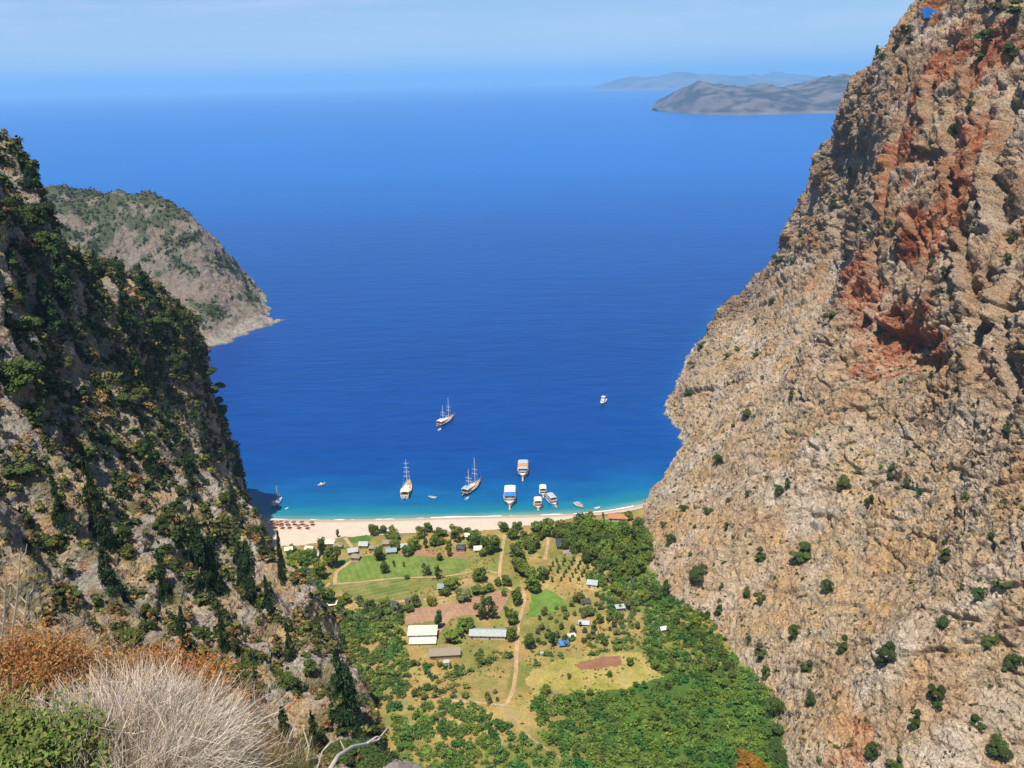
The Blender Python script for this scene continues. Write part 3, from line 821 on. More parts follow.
def two(c0, c1, sc, seed=0, furrow=None):
    def f(V):
        t = sstep(-.3, .3, fbm(V / sc + seed, 4))
        if furrow:
            a, w = furrow
            t = np.clip(t * .6 + .25 * np.sin((V[:, 0] * math.cos(a) + V[:, 1] * math.sin(a)) * 2 * math.pi / w) + .2, 0, 1)
        return lerp(np.tile(np.array(c0, float), (len(V), 1)), c1, t)
    return f
def build_valley():
    xs = np.arange(-235, 215, 1.5); ys = np.arange(90, 545, 1.5)
    X, Y = np.meshgrid(xs, ys, indexing='ij')
    Z = ground_h(X, Y)
    V = np.stack([X, Y, Z], -1).reshape(-1, 3)
    dry = np.array([.36, .24, .075]); straw = np.array([.43, .32, .12]); grass = np.array([.145, .175, .034]); green = np.array([.06, .13, .018]); earth = np.array([.40, .25, .13])
    a = fbm(V / 26, 4); b = fbm(V / 7 + 9, 4)
    col = lerp(np.tile(dry, (len(V), 1)), straw, sstep(-.2, .3, b))
    col = lerp(col, grass, sstep(-.22, .25, a + .4 * b) * .8)
    col = lerp(col, earth, sstep(.2, .5, fbm(V / 11 + 60, 3)) * .6)
    right = sstep(-5, 45, V[:, 0]) * sstep(360, 330, V[:, 1] + .2 * V[:, 0])
    col = lerp(col, green, right * .92)
    me = mesh_np('valley', V, grid_quads(len(xs), len(ys)), col, mat=M['ground'])
    tag(link('valley_ground', me), kind='structure')
    # beach
    xb = np.arange(-200, 90, 1.0); tb = np.linspace(-34, 40, 75)
    Xb, Tb = np.meshgrid(xb, tb, indexing='ij')
    Yb = shore_y(Xb) - Tb
    inner = np.interp(xb, PX((225, 548), (300, 546), (345, 537), (400, 534), (480, 531), (520, 527), (545, 524), (572, 518), (605, 514), (640, 509))[:, 0],
                      shore_y(PX((225, 548), (300, 546), (345, 537), (400, 534), (480, 531), (520, 527), (545, 524), (572, 518), (605, 514), (640, 509))[:, 0]) - PX((225, 548), (300, 546), (345, 537), (400, 534), (480, 531), (520, 527), (545, 524), (572, 518), (605, 514), (640, 509))[:, 1])
    inner = inner + 2.0 * fbm(np.stack([xb / 9, xb * 0, xb * 0], -1), 3)
    inner = np.clip(inner, 5, 39)
    Yb = shore_y(Xb) - np.minimum(Tb, inner[:, None])
    Vb = np.stack([Xb, Yb, ground_h(Xb, Yb) + .10], -1).reshape(-1, 3)
    tb_ = np.minimum(Tb, inner[:, None]).ravel()
    sand = np.array([.66, .535, .41]); wet = np.array([.40, .30, .21]); peb = np.array([.61, .505, .40])
    cb = lerp(np.tile(sand, (len(Vb), 1)), peb, sstep(-.2, .3, fbm(Vb / 8, 4)))
    cb = lerp(cb, wet, sstep(4.5, 1.5, tb_) * .75)
    me = mesh_np('beach', Vb, grid_quads(len(xb), len(tb)), cb, mat=M['sand'])
    tag(link('beach', me), kind='structure')
    sheet('field', POLY['green1'], 1.0, .08, two((.11, .19, .03), (.21, .25, .06), 5, 1, (.35, 3.2)))
    sheet('field', POLY['green1b'], 1.0, .09, two((.10, .17, .03), (.27, .23, .08), 7, 4, (1.9, 3.6)))
    sheet('field', POLY['brown1'], 1.0, .09, two((.33, .185, .115), (.42, .25, .15), 5, 2, (.4, 2.8)))
    sheet('field', POLY['green2'], 1.0, .08, two((.11, .20, .03), (.16, .25, .045), 5, 3))
    sheet('field', POLY['yellow'], 1.0, .08, two((.30, .27, .055), (.40, .31, .10), 8, 5), 4.0)
    sheet('field', POLY['brown2'], 1.0, .14, two((.25, .11, .065), (.31, .15, .085), 5, 6, (1.4, 2.5)))
    sheet('field', POLY['tan1'], 1.0, .08, two((.36, .25, .09), (.24, .21, .06), 6, 7))
    sheet('field', POLY['garden'], 1.0, .11, two((.07, .16, .025), (.10, .19, .03), 4, 8))
    sheet('field', POLY['grove_lawn'], 1.0, .11, two((.07, .18, .02), (.10, .22, .03), 4, 9))
    sheet('field', POLY['brown3'], 1.0, .085, two((.36, .20, .10), (.30, .19, .08), 5, 12))
def path(pts, w, lift=.13, c0=(.52, .35, .19), c1=(.44, .29, .14)):
    c = PX(*pts)
    t = np.linspace(0, len(c) - 1, max(int(np.linalg.norm(np.diff(c, axis=0), axis=1).sum() / 1.0), 8))
    q = catmull(c, t)
    tan_ = np.gradient(q, axis=0); tan_ /= np.linalg.norm(tan_, axis=1)[:, None] + 1e-9
    nrm = np.stack([-tan_[:, 1], tan_[:, 0]], -1)
    wob = 1 + .5 * fbm(np.stack([t * 3, t * 0, t * 0 + w], -1), 3)
    rows = [q + nrm * (s * w / 2 * wob)[:, None] for s in (-1, -.5, 0, .5, 1)]
    P = np.stack(rows, 1)
    V = np.concatenate([P, (ground_h(P[..., 0], P[..., 1]) + lift)[..., None]], -1).reshape(-1, 3)
    me = mesh_np('path', V, grid_quads(len(t), 5), two(c0, c1, 3)(V), mat=M['ground'])
    tag(link('path', me), kind='structure')
build_valley()
path([(505, 535), (502, 552), (500, 578), (512, 590), (523, 592), (524, 604), (519, 622), (517, 645), (516, 670), (513, 690), (506, 706)], 1.8)
path([(506, 706), (514, 722), (520, 728), (540, 745), (575, 768)], 1.1, .13, (.40, .27, .14), (.34, .24, .11))
path([(335, 585), (337, 572), (352, 560), (352, 548), (345, 538)], 1.9, .16)
path([(335, 584), (380, 580), (440, 577), (480, 571), (500, 574)], 1.3, .18)
path([(652, 602), (653, 622), (668, 640)], 1.8, .16)
path([(396, 602), (440, 598), (462, 594)], 1.8, .17)
path([(440, 700), (480, 703), (506, 706)], 1.1, .15, (.5, .40, .28), (.44, .33, .2))
path([(330, 583), (318, 598), (330, 612), (352, 606)], 1.6, .14)
path([(545, 560), (548, 540), (546, 530)], 1.8, .14)
path([(425, 638), (438, 630), (452, 612)], 4.0, .16, (.45, .28, .15), (.40, .25, .13))
# ================================================================== VEGETATION
bpy.context.view_layer.update()
_terr = {'right': cliff_right, 'left': cliff_left, 'head': headland}
def hit(where, px, py):
    """the point of a cliff face that this sightline meets"""
    d = ray(float(px), float(py)); d = d / np.linalg.norm(d)
    ok, loc, nor, idx = _terr[where].ray_cast(Vector(CAM), Vector(d))
    return (np.array(loc), np.array(nor)) if ok else (None, None)
def project(P):
    v = (np.asarray(P, float) - CAM) @ MROT
    return CX + FPX * v[..., 0] / -v[..., 2], CY - FPX * v[..., 1] / -v[..., 2], -v[..., 2]
rs = np.random.RandomState(5)

def leaf_quads(c, nrm, size, rng, long=1.4):
    n = len(c)
    r = rng.normal(size=(n, 3)); nrm = nrm + .55 * rng.normal(size=(n, 3)); nrm /= np.linalg.norm(nrm, axis=1)[:, None] + 1e-9
    t = np.cross(nrm, r); t /= np.linalg.norm(t, axis=1)[:, None] + 1e-9
    b = np.cross(nrm, t)
    s = size * (.6 + .8 * rng.rand(n, 1))
    t = t * s * long * .5; b = b * s * .5
    V = np.stack([c - t, c - b * .9 + t * .1, c + t, c + b * .9 + t * .1], 1).reshape(-1, 3)
    return V, np.arange(n * 4).reshape(n, 4)
def lumps_crown(seed, n, k, leaf, zlo=.28, zhi=1.0, spread=.36, rad=(.13, .24), base=(.05, .095, .018), flat=False, gap=.0):
    """a crown of unit width and height: leaf sprays gathered in uneven clumps"""
    rng = np.random.RandomState(seed)
    cs = []
    while len(cs) < k:
        u = rng.uniform(-1, 1, 3)
        if (u * u).sum() > 1: continue
        cs.append((u[0] * spread, u[1] * spread, (zlo + zhi) / 2 + u[2] * (zhi - zlo) / 2 * .72))
    cs = np.array(cs); rr = rng.uniform(*rad, k)
    w = rr ** 2 / (rr ** 2).sum()
    which = rng.choice(k, n, p=w)
    d = rng.normal(size=(n, 3)); d /= np.linalg.norm(d, axis=1)[:, None]
    if flat: d[:, 2] = np.abs(d[:, 2])
    rad_ = rr[which] * (.55 + .5 * rng.rand(n) ** .5)
    c = cs[which] + d * rad_[:, None] * np.array([1, 1, .85])
    c[:, 2] = np.clip(c[:, 2], .015, 1.02)
    V, F = leaf_quads(c, d + np.array([0, 0, .5]), leaf, rng)
    lum = rng.uniform(.72, 1.3, k)[which] * rng.uniform(.7, 1.35, n)
    yel = rng.uniform(0, 1, k)[which] * .45 + rng.rand(n) * .25
    col = np.array(base) * lum[:, None] * (1 + yel[:, None] * np.array([.75, .35, -.1]))
    return V, F, np.repeat(col, 4, 0)
def conifer_crown(seed, n, leaf, base=(.022, .048, .016), rmax=.5, pw=.8, ragged=.35):
    rng = np.random.RandomState(seed)
    nb = 46
    zb = np.sort(.08 + .9 * rng.rand(nb) ** 1.15); ang = rng.rand(nb) * 6.283 + np.arange(nb) * 2.4
    lb = rmax * (1 - (zb - .08) / .95) ** pw * (1 - ragged * rng.rand(nb)) + .03
    w = lb / lb.sum(); which = rng.choice(nb, n, p=w)
    t = rng.rand(n) ** .7
    r = lb[which] * t
    a = ang[which] + rng.normal(size=n) * .28 * (.4 + t)
    z = zb[which] - .16 * t * lb[which] / rmax + rng.normal(size=n) * .022
    c = np.stack([r * np.cos(a), r * np.sin(a), z], -1)
    nrm = np.stack([np.cos(a) * .6, np.sin(a) * .6, np.full(n, .8)], -1)
    V, F = leaf_quads(c, nrm, leaf, rng, 1.9)
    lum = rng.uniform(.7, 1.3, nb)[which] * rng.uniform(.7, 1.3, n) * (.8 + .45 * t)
    col = np.array(base) * lum[:, None] * (1 + rng.rand(n, 1) * .4 * np.array([.8, .4, 0]))
    return V, F, np.repeat(col, 4, 0)
def trunk_mesh(name, h, r, seed, limbs=5, lean=.04):
    rng = random.Random(seed); mb = MB()
    pts = [(0, 0, -.06)] + [(lean * rng.uniform(-1, 1) * k, lean * rng.uniform(-1, 1) * k, h * k / 4) for k in range(1, 5)]
    mb.tube(pts, [r * 1.3, r, r * .85, r * .65, r * .3], 6)
    for k in range(limbs):
        z0 = h * rng.uniform(.4, .85); a = rng.uniform(0, 6.28); L = rng.uniform(.16, .3)
        mb.tube([(0, 0, z0), (math.cos(a) * L * .5, math.sin(a) * L * .5, z0 + L * .45), (math.cos(a) * L, math.sin(a) * L, z0 + L * .7)], [r * .55, r * .35, r * .12], 4)
    return mb.data(name, M['bark'], True)
BROAD = [mesh_np('crown', *lumps_crown(20 + i, 1300, 18, .085, zlo=.0, base=(.085, .135, .022)), mat=M['leaf']) for i in range(4)]
LOOSE = [mesh_np('crown', *lumps_crown(30 + i, 700, 15, .08, zlo=.15, spread=.42, rad=(.08, .15), base=(.075, .11, .03)), mat=M['leaf']) for i in range(3)]
TALL = [mesh_np('crown', *lumps_crown(40 + i, 900, 14, .09, zlo=.12, spread=.27, rad=(.13, .2), base=(.055, .11, .025)), mat=M['leaf']) for i in range(2)]
OLIVE = [mesh_np('crown', *lumps_crown(50 + i, 460, 9, .11, zlo=.08, spread=.3, rad=(.15, .23), base=(.085, .125, .045)), mat=M['leaf']) for i in range(3)]
SHRUB = [mesh_np('shrub', *lumps_crown(60 + i, 620, (8, 12, 6, 9, 14)[i], .11, zlo=-.2, zhi=1.0, spread=.41, rad=(.10, .26), base=(.045, .09, .02), flat=True), mat=M['leaf']) for i in range(5)]
SHRUBF = [mesh_np('shrub', *lumps_crown(160 + i, 3000, (11, 16, 9, 20)[i], .05, zlo=-.2, zhi=1.0, spread=.41, rad=(.09, .26), base=(.05, .088, .018), flat=True), mat=M['leaf']) for i in range(4)]
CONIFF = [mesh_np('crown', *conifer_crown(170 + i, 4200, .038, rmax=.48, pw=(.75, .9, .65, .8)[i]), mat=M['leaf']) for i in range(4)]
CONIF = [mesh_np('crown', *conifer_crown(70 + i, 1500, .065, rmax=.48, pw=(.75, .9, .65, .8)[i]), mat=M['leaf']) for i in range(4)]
TRUNKS = [trunk_mesh('trunk', .62, .03, i) for i in range(3)]
CTRUNK = trunk_mesh('trunk', .97, .026, 9, 0, .01)
used_protos = {}
def tint_of(rng, amt=.22, base=(1, 1, 1)):
    v = 1 + rng.uniform(-amt, amt); y = rng.uniform(-.08, .16)
    return (base[0] * v * (1 + y), base[1] * v, base[2] * v * (1 - y), 1)
def plant(kind, p, w, h, label, group=None, tint=None, rng=random, lean=None):
    """one plant of width w and height h standing at p"""
    rz = rng.uniform(0, 6.28)
    tint = tint or tint_of(rng)
    if kind == 'shrub':
        o = link('shrub', rng.choice(SHRUBF if w > 4.2 else SHRUB)); o.location = p; o.rotation_euler = (0, 0, rz); o.scale = (w, w, h); o.color = tint
        return tag(o, label, 'shrub', group)
    name, crowns, trunk, cat = {'broad': ('broadleaf_tree', BROAD, None, 'tree'), 'loose': ('sparse_tree', LOOSE, None, 'tree'), 'tall': ('narrow_tree', TALL, None, 'tree'),
                                'olive': ('olive_tree', OLIVE, None, 'olive tree'), 'conif': ('conifer_tree', CONIF, CTRUNK, 'conifer')}[kind]
    e = empty(name, p, rz, (w, w, h)); tag(e, label, cat, group)
    link('trunk', trunk or rng.choice(TRUNKS), e)
    c = link('crown', rng.choice(CONIFF if kind == 'conif' else crowns), e); c.color = tint
    return e
ORD = ['first', 'second', 'third', 'fourth', 'fifth', 'sixth', 'seventh', 'eighth', 'ninth', 'tenth', 'eleventh', 'twelfth', 'thirteenth', 'fourteenth', 'fifteenth', 'sixteenth', 'seventeenth', 'eighteenth', 'nineteenth', 'twentieth']

# ---------------------------------------------------------------- shrubs on the right-hand cliff
RC = '''718,458,11,11 747,413,12,10 733,425,5,5 792,393,8,11 829,315,12,14 755,352,9,9 737,348,7,6 728,354,10,6 772,301,8,8 755,319,7,9 688,391,10,12 694,364,12,7 702,344,14,6
843,481,15,14 892,471,12,19 870,499,10,16 907,481,9,9 919,491,8,8 778,489,9,14 788,481,7,13 748,493,6,9 1007,428,14,15 800,550,25,20 759,553,13,17 698,571,21,15 669,538,11,15 946,553,14,16 991,534,8,14
727,524,8,9 663,524,7,8 708,510,10,7 684,507,10,7 729,499,5,6 858,471,8,7 964,495,8,6 884,652,19,25 841,642,12,21 794,630,10,19 759,650,14,19 759,595,10,18 746,591,9,13 827,585,12,18 806,664,13,15 809,697,10,21
776,705,19,20 774,728,24,22 778,753,23,22 872,750,12,25 897,761,20,15 913,718,12,23 934,691,13,24 938,705,10,14 1013,662,14,20 991,640,15,12 979,593,11,18 1001,585,15,16 942,621,13,12 977,722,15,15 997,746,20,20
720,585,6,8 718,609,8,14 704,615,10,14 765,671,8,17 747,638,6,12 747,671,8,10 712,644,19,14 665,587,10,22 649,589,14,28 987,37,18,14 1016,8,20,14 997,4,18,12 1014,51,16,18 979,57,12,11 906,28,10,8 882,57,10,8 898,43,12,8 910,41,9,9
953,130,9,14 969,103,8,20 833,201,10,18 872,233,10,17 888,223,6,9 849,172,6,12 945,272,9,16 932,262,8,9 1009,237,9,12 1007,256,7,16 778,258,12,8 793,260,8,6 796,248,6,10 801,233,8,7 878,49,5,7'''
def zone_right(px, py):
    if py < 70 and px < 935: return 'on the cliff edge beside the blue tarpaulin'
    if py < 120: return 'on the top rim of the tall cliff'
    if py < 290 and px > 820: return 'on the red stained face of the tall cliff'
    if px < 775 and py < 440 or py < 300: return 'on the seaward spur of the tall cliff'
    if px > 780 and py < 440: return 'on bare rock near the red hollow'
    if px < 740 and py < 560: return 'on the stony slope behind the beach end'
    if py < 560: return 'on the scree slope below the red hollow'
    if px < 785: return 'at the cliff foot beside the valley scrub'
    if px < 870: return 'on the lower scree above the valley scrub'
    return 'on the lower scree farthest up the valley'
rrng = random.Random(3)
items = []
for tok in RC.split():
    px, py, w, h = [float(v) for v in tok.split(',')]
    p, nrm = hit('right', px, py + h * .42)
    if p is None: continue
    D = np.linalg.norm(p - CAM)
    items.append([px, py, w * D / FPX, h * D / FPX * 1.0, p - nrm * .2 - np.array([0, 0, .25]), zone_right(px, py)])
def order_and_plant(items, kind, adj, grp, tint=None):
    zones = {}
    for it in items: zones.setdefault(it[5], []).append(it)
    for z, L in zones.items():
        L.sort(key=lambda a: a[0])
        for k, (px, py, w, h, p, _) in enumerate(L):
            shape = 'tall narrow' if h > w * 1.35 else 'low spreading' if w > h * 1.3 else 'rounded'
            big = 'large' if w > 6.5 else 'small' if w < 3.2 else 'mid-sized'
            lab = f'{big} {shape} {adj} {z}' + (f', {ORD[k]} from the left' if len(L) > 1 else '')
            if len(lab.replace('-', '').split()) > 15: lab = lab.replace(shape + ' ', '')
            plant(kind, p, w, h, lab, grp, tint_of(rrng, .2, tint or (1, 1, 1)), rrng)
order_and_plant(items, 'shrub', 'shrub', 'larger shrubs on the tall cliff')
# smaller ones between them
RQ = np.empty(len(cliff_right.data.vertices) * 3, np.float32); cliff_right.data.vertices.foreach_get('co', RQ); RQ = RQ.reshape(-1, 3)
RNn = np.empty(len(RQ) * 3, np.float32); cliff_right.data.vertices.foreach_get('normal', RNn); RNn = RNn.reshape(-1, 3)
rx, ry, rd = project(RQ)
dens = fbm(RQ / 34.0 + 11, 3)
cand = np.nonzero((rx > 640) & (rx < 1030) & (ry > -5) & (ry < 775) & (rd > 50) & (RNn[:, 2] > .3) & (RQ[:, 2] > 5) & (dens > -.12))[0]
rs.shuffle(cand)
n_small = 0; taken = [(a[0], a[1]) for a in items]
for i in cand:
    if n_small >= 130: break
    if any(abs(rx[i] - a) < 9 and abs(ry[i] - b) < 9 for a, b in taken): continue
    p, nrm = hit('right', rx[i], ry[i])
    if p is None or np.linalg.norm(p - RQ[i]) > 2.5: continue
    taken.append((rx[i], ry[i]))
    w = rrng.uniform(1.2, 2.7)
    z = zone_right(rx[i], ry[i])
    plant('shrub', RQ[i] - np.array([0, 0, .2]), w, w * rrng.uniform(.7, 1.3), 'very small grey green bush ' + z, 'very small bushes ' + z, tint_of(rrng, .25, (1.35, 1.15, 1.3)), rrng)
    n_small += 1
# tufts too many to count
def clump_mass(name, P, W, Hh, cols, seed, n_leaf=46, leaf=.2, mat='scrub', parent=None):
    """a mass of low bushes as one mesh: every bush is a handful of leaf sprays"""
    rng = np.random.RandomState(seed)
    protos = [lumps_crown(seed * 7 + i, n_leaf, 6, leaf, zlo=-.2, zhi=.95, spread=.34, rad=(.2, .3), base=(1, 1, 1), flat=True) for i in range(6)]
    Vs, Cs, Fs = [], [], []; nb = 0
    for k in range(len(P)):
        V, F, C = protos[rng.randint(6)]
        a = rng.rand() * 6.283; ca, sa = math.cos(a), math.sin(a)
        v = V * np.array([W[k], W[k], Hh[k]])
        v = np.stack([v[:, 0] * ca - v[:, 1] * sa, v[:, 0] * sa + v[:, 1] * ca, v[:, 2]], -1) + P[k]
        Vs.append(v); Cs.append(C * cols[k]); Fs.append(F + nb); nb += len(V)
    me = mesh_np(name, np.concatenate(Vs), np.concatenate(Fs), np.concatenate(Cs), mat=M[mat])
    return tag(link(name, me), kind='stuff')
m = np.nonzero((rd > 50) & (RNn[:, 2] > .42) & (RQ[:, 2] > 4) & (fbm(RQ / 11. + 5, 3) > -.12) & (rx > 600) & (rx < 1100) & (ry < 820))[0]
m = rs.choice(m, 12000, replace=False)
dry_green = np.array([.13, .11, .04]); grey_green = np.array([.075, .08, .035]); strawc = np.array([.30, .20, .085])
t = rs.rand(len(m))
cc = np.where(t[:, None] < .55, grey_green * .8, np.where(t[:, None] < .8, dry_green, strawc)) * rs.uniform(.7, 1.25, (len(m), 1))
clump_mass('undergrowth', RQ[m] - np.array([0, 0, .1]), (.5 + 2.0 * rs.rand(len(m)) ** 2), .35 + 1.1 * rs.rand(len(m)) ** 1.6, cc * .75, 3, 20, .3)

# ---------------------------------------------------------------- trees and shrubs on the left-hand cliff
LCON = '''67,284,36,50 120,272,18,22 97,266,14,22 126,307,34,42 50,310,36,42 146,287,28,32 100,510,28,72 199,536,20,52 216,562,24,54 187,634,20,46 207,560,28,62 252,575,26,60 225,634,14,42 291,643,14,34 346,692,42,78 289,740,30,56 110,569,24,44 153,456,20,40
235,500,13,36 243,569,16,42 283,560,13,46 172,420,16,34 190,470,15,36 140,370,18,34 158,340,16,30 205,440,14,30 78,340,22,34 30,180,12,20 270,600,14,40 165,575,18,44 60,500,18,40 316,735,26,42'''
LBRO = '''41,214,24,28 9,205,18,18 35,173,12,16 44,243,32,28 18,325,36,30 9,260,22,22 213,370,20,12 213,388,24,22 219,405,20,22 103,386,22,22 130,396,26,18 17,373,40,36 140,446,18,18 185,319,12,26 158,322,26,24 126,530,16,16 240,677,42,46 129,634,24,20 309,661,16,20 285,677,22,24 360,752,56,32 228,445,16,18 239,470,14,16 10,295,20,12 92,300,14,10 175,360,18,18 60,360,22,18 30,410,26,20 196,345,16,18 88,455,18,16 160,520,16,16 70,590,24,18 20,470,24,22 40,540,24,18 225,495,13,20 180,500,14,16 255,530,12,18 110,440,18,14 46,385,22,18 148,610,18,16'''
def zone_left(px, py):
    if py < 260: return 'on the top of the dark cliff'
    if py < 345 and px < 160: return 'beside the dry grass ledge'
    if px > 200 and py < 520: return 'on the seaward edge of the dark cliff'
    if px < 130 and py < 480: return 'on the cliff below the grass ledge'
    if py < 480: return 'on the middle face of the dark cliff'
    if px < 170: return 'on the dark cliff above the straw bush'
    if px < 270: return 'on the dark cliff behind the straw bush'
    return 'on the cliff foot above the valley floor'
lrng = random.Random(8)
def left_items(txt):
    out = []
    for tok in txt.split():
        px, py, w, h = [float(v) for v in tok.split(',')]
        for dy in (.46, .3, .1, -.1):
            p, nrm = hit('left', px, py + h * dy)
            if p is not None: break
        if p is None: 
            for dx in (-6, -12, -20):
                p, nrm = hit('left', px + dx, py + h * .4)
                if p is not None: break
        if p is None: continue
        D = np.linalg.norm(p - CAM)
        out.append([px, py, w * D / FPX, h * D / FPX, p - np.array([0, 0, .4]), zone_left(px, py)])
    return out
LI = left_items(LCON)
for a_ in LI: a_[2] *= .95; a_[3] *= 1.18
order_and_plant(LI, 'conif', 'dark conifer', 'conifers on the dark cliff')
LI2 = left_items(LBRO); order_and_plant(LI2, 'shrub', 'leafy bush', 'leafy bushes on the dark cliff', (1.05, 1.0, 1.0))
# undergrowth: the mass nobody could count
lq = LQ.reshape(-1, 3); ln = LN.reshape(-1, 3)
lx, ly, ld = project(lq)
msk = (ld > 25) & (lx > -60) & (lx < 430) & (ly < 800) & (lq[:, 2] > 6)
veg = fbm(lq / 13. + 70, 4) + .25 * fbm(lq / 45. + 9, 2)
for px, py, yy, r in LEDGE: veg = veg - 1.2 * (near(lq, at(px, py, yy), r) > .32)
m = np.nonzero(msk & (veg > np.where(ly < 470, -.14, -.03)) & (ln[:, 2] > -.15))[0]
m = rs.choice(m, min(20000, len(m)), replace=False)
t = rs.rand(len(m), 1)
cc = np.where(t < .5, np.array([.030, .050, .013]), np.where(t < .84, np.array([.085, .10, .024]), np.array([.15, .10, .04]))) * rs.uniform(.65, 1.3, (len(m), 1))
wd = (1.0 + 3.8 * rs.rand(len(m)) ** 1.6) * np.clip(ld[m] / 250, .3, 1.15)
clump_mass('undergrowth', lq[m] - np.array([0, 0, .3]), wd, wd * rs.uniform(.6, 1.3, len(m)), cc, 5, 54, .21)
m = np.nonzero(msk & (veg < .1) & (ln[:, 2] > .35))[0]
m = rs.choice(m, min(2600, len(m)), replace=False)
cc = np.where(rs.rand(len(m), 1) < .6, np.array([.30, .19, .075]), np.array([.24, .105, .045])) * rs.uniform(.6, 1.2, (len(m), 1))
wd = rs.uniform(.6, 1.6, len(m)) * np.clip(ld[m] / 220, .25, 1.1)
clump_mass('dry_undergrowth', lq[m] - np.array([0, 0, .15]), wd, wd * rs.uniform(.5, .9, len(m)), cc, 6, 26, .28)

# ---------------------------------------------------------------- scrub on the far headland
hq = HQ.reshape(-1, 3); hn = HN.reshape(-1, 3); hv = HVEG.ravel()
hx, hy, hd = project(hq)
m = np.nonzero((hx > 20) & (hx < 300) & (hq[:, 2] > 9) & (hv + rs.rand(len(hv)) * .5 > .55))[0]
m = rs.choice(m, min(3600, len(m)), replace=False)
wd = rs.uniform(2.0, 5.2, len(m))
cc = np.array([.040, .058, .022]) * rs.uniform(.7, 1.4, (len(m), 1))
clump_mass('headland_scrub', hq[m] - np.array([0, 0, .5]), wd, wd * rs.uniform(.6, 1.0, len(m)), cc, 8, 26, .28)

# ---------------------------------------------------------------- valley: scrub masses
def in_px(poly, n, rng):
    """n random points of the valley floor inside a patch given by its corners"""
    P = PX(*poly); lo, hi = P.min(0), P.max(0); out = []
    while len(out) < n:
        q = rng.uniform(lo, hi, (n * 3, 2))
        q = q[inside(P, q[:, 0], q[:, 1])]
        out += list(q)
    return np.array(out[:n])
def poly_area(P):
    x, y = P[:, 0], P[:, 1]
    return .5 * abs(np.dot(x, np.roll(y, 1)) - np.dot(y, np.roll(x, 1)))
OPEN = [POLY[k] for k in ('green1', 'green1b', 'brown1', 'green2', 'yellow', 'tan1', 'garden', 'grove_lawn', 'brown3')]
OPEN += [PX((405, 622), (470, 622), (470, 668), (405, 660)), PX((470, 620), (512, 620), (512, 645), (470, 645))]
MAINPATH = PX((505, 535), (502, 552), (500, 578), (512, 590), (523, 592), (524, 604), (519, 622), (517, 645), (516, 670), (513, 690), (506, 706), (514, 722), (520, 728), (540, 745), (575, 768))
def off_path(q, w=3.0, pth=MAINPATH):
    d = np.full(len(q), 1e9)
    for a, b in zip(pth[:-1], pth[1:]):
        ab = b - a; t = np.clip(((q - a) @ ab) / (ab @ ab), 0, 1)
        d = np.minimum(d, np.linalg.norm(q - a - t[:, None] * ab, axis=1))
    return d > w
SCRUB = [  # outline, bushes per 100 m2, width range, colour, thinning
 (((640, 580), (668, 590), (712, 622), (735, 655), (765, 690), (792, 735), (800, 800), (540, 800), (548, 745), (530, 700), (566, 697), (612, 693), (668, 680), (640, 650), (648, 630)), 10.5, (1.3, 5.0), (.040, .080, .014), -.34),
 (((600, 600), (645, 585), (690, 625), (648, 652), (628, 640), (610, 620)), 5.0, (2.0, 4.2), (.05, .09, .020), -.02),
 (((296, 600), (330, 615), (400, 608), (406, 640), (408, 690), (396, 720), (350, 700), (312, 650)), 10.0, (2.4, 5.0), (.045, .082, .018), -.30),
 (((385, 650), (440, 660), (500, 648), (510, 660), (470, 690), (395, 700)), 6.5, (2.0, 4.2), (.052, .085, .022), -.04),
 (((390, 712), (440, 702), (505, 712), (545, 745), (560, 800), (400, 800)), 9.0, (2.0, 4.8), (.042, .085, .017), -.18),
 (((532, 642), (600, 636), (640, 640), (640, 652), (560, 662), (530, 668)), 6.0, (2.0, 3.6), (.05, .085, .02), -.1),
 (((290, 545), (320, 560), (325, 600), (300, 612), (284, 575)), 7.0, (2.2, 4.4), (.04, .08, .02), .0),
 (((585, 575), (650, 560), (660, 590), (640, 600), (600, 600)), 7.0, (2.2, 4.5), (.05, .11, .018), -.2),
]
for k, (poly, dens_, (w0, w1), base, thin) in enumerate(SCRUB):
    area = poly_area(PX(*poly)); n = int(area / 100 * dens_ * 2.0)
    q = in_px(poly, n, rs)
    keep = off_path(q, np.where(q[:, 1] > 350, 3.0, 1.5))
    for P in OPEN: keep &= ~inside(P, q[:, 0], q[:, 1])
    nz = fbm(np.stack([q[:, 0] / 16, q[:, 1] / 16, np.full(len(q), k * 3.)], -1), 3)
    keep &= nz > thin - .10
    q = q[keep]
    Z = ground_h(q[:, 0], q[:, 1])
    w = rs.uniform(w0, w1, len(q)) * (1 + .3 * fbm(np.stack([q[:, 0] / 9, q[:, 1] / 9, np.zeros(len(q))], -1), 2))
    hue = fbm(np.stack([q[:, 0] / 12, q[:, 1] / 12, np.full(len(q), 9.)], -1), 3)[:, None]
    cc = np.array(base) * 1.45 * rs.uniform(.7, 1.35, (len(q), 1)) * (1 + hue * np.array([1.7, .7, .5])) * (1 + .45 * rs.rand(len(q), 1) ** 3 * np.array([1.0, .6, 0]))
    clump_mass('valley_scrub', np.stack([q[:, 0], q[:, 1], Z - .15], -1), w, w * rs.uniform(.55, .95, len(q)), cc.clip(.005), 20 + k, 90, .16)
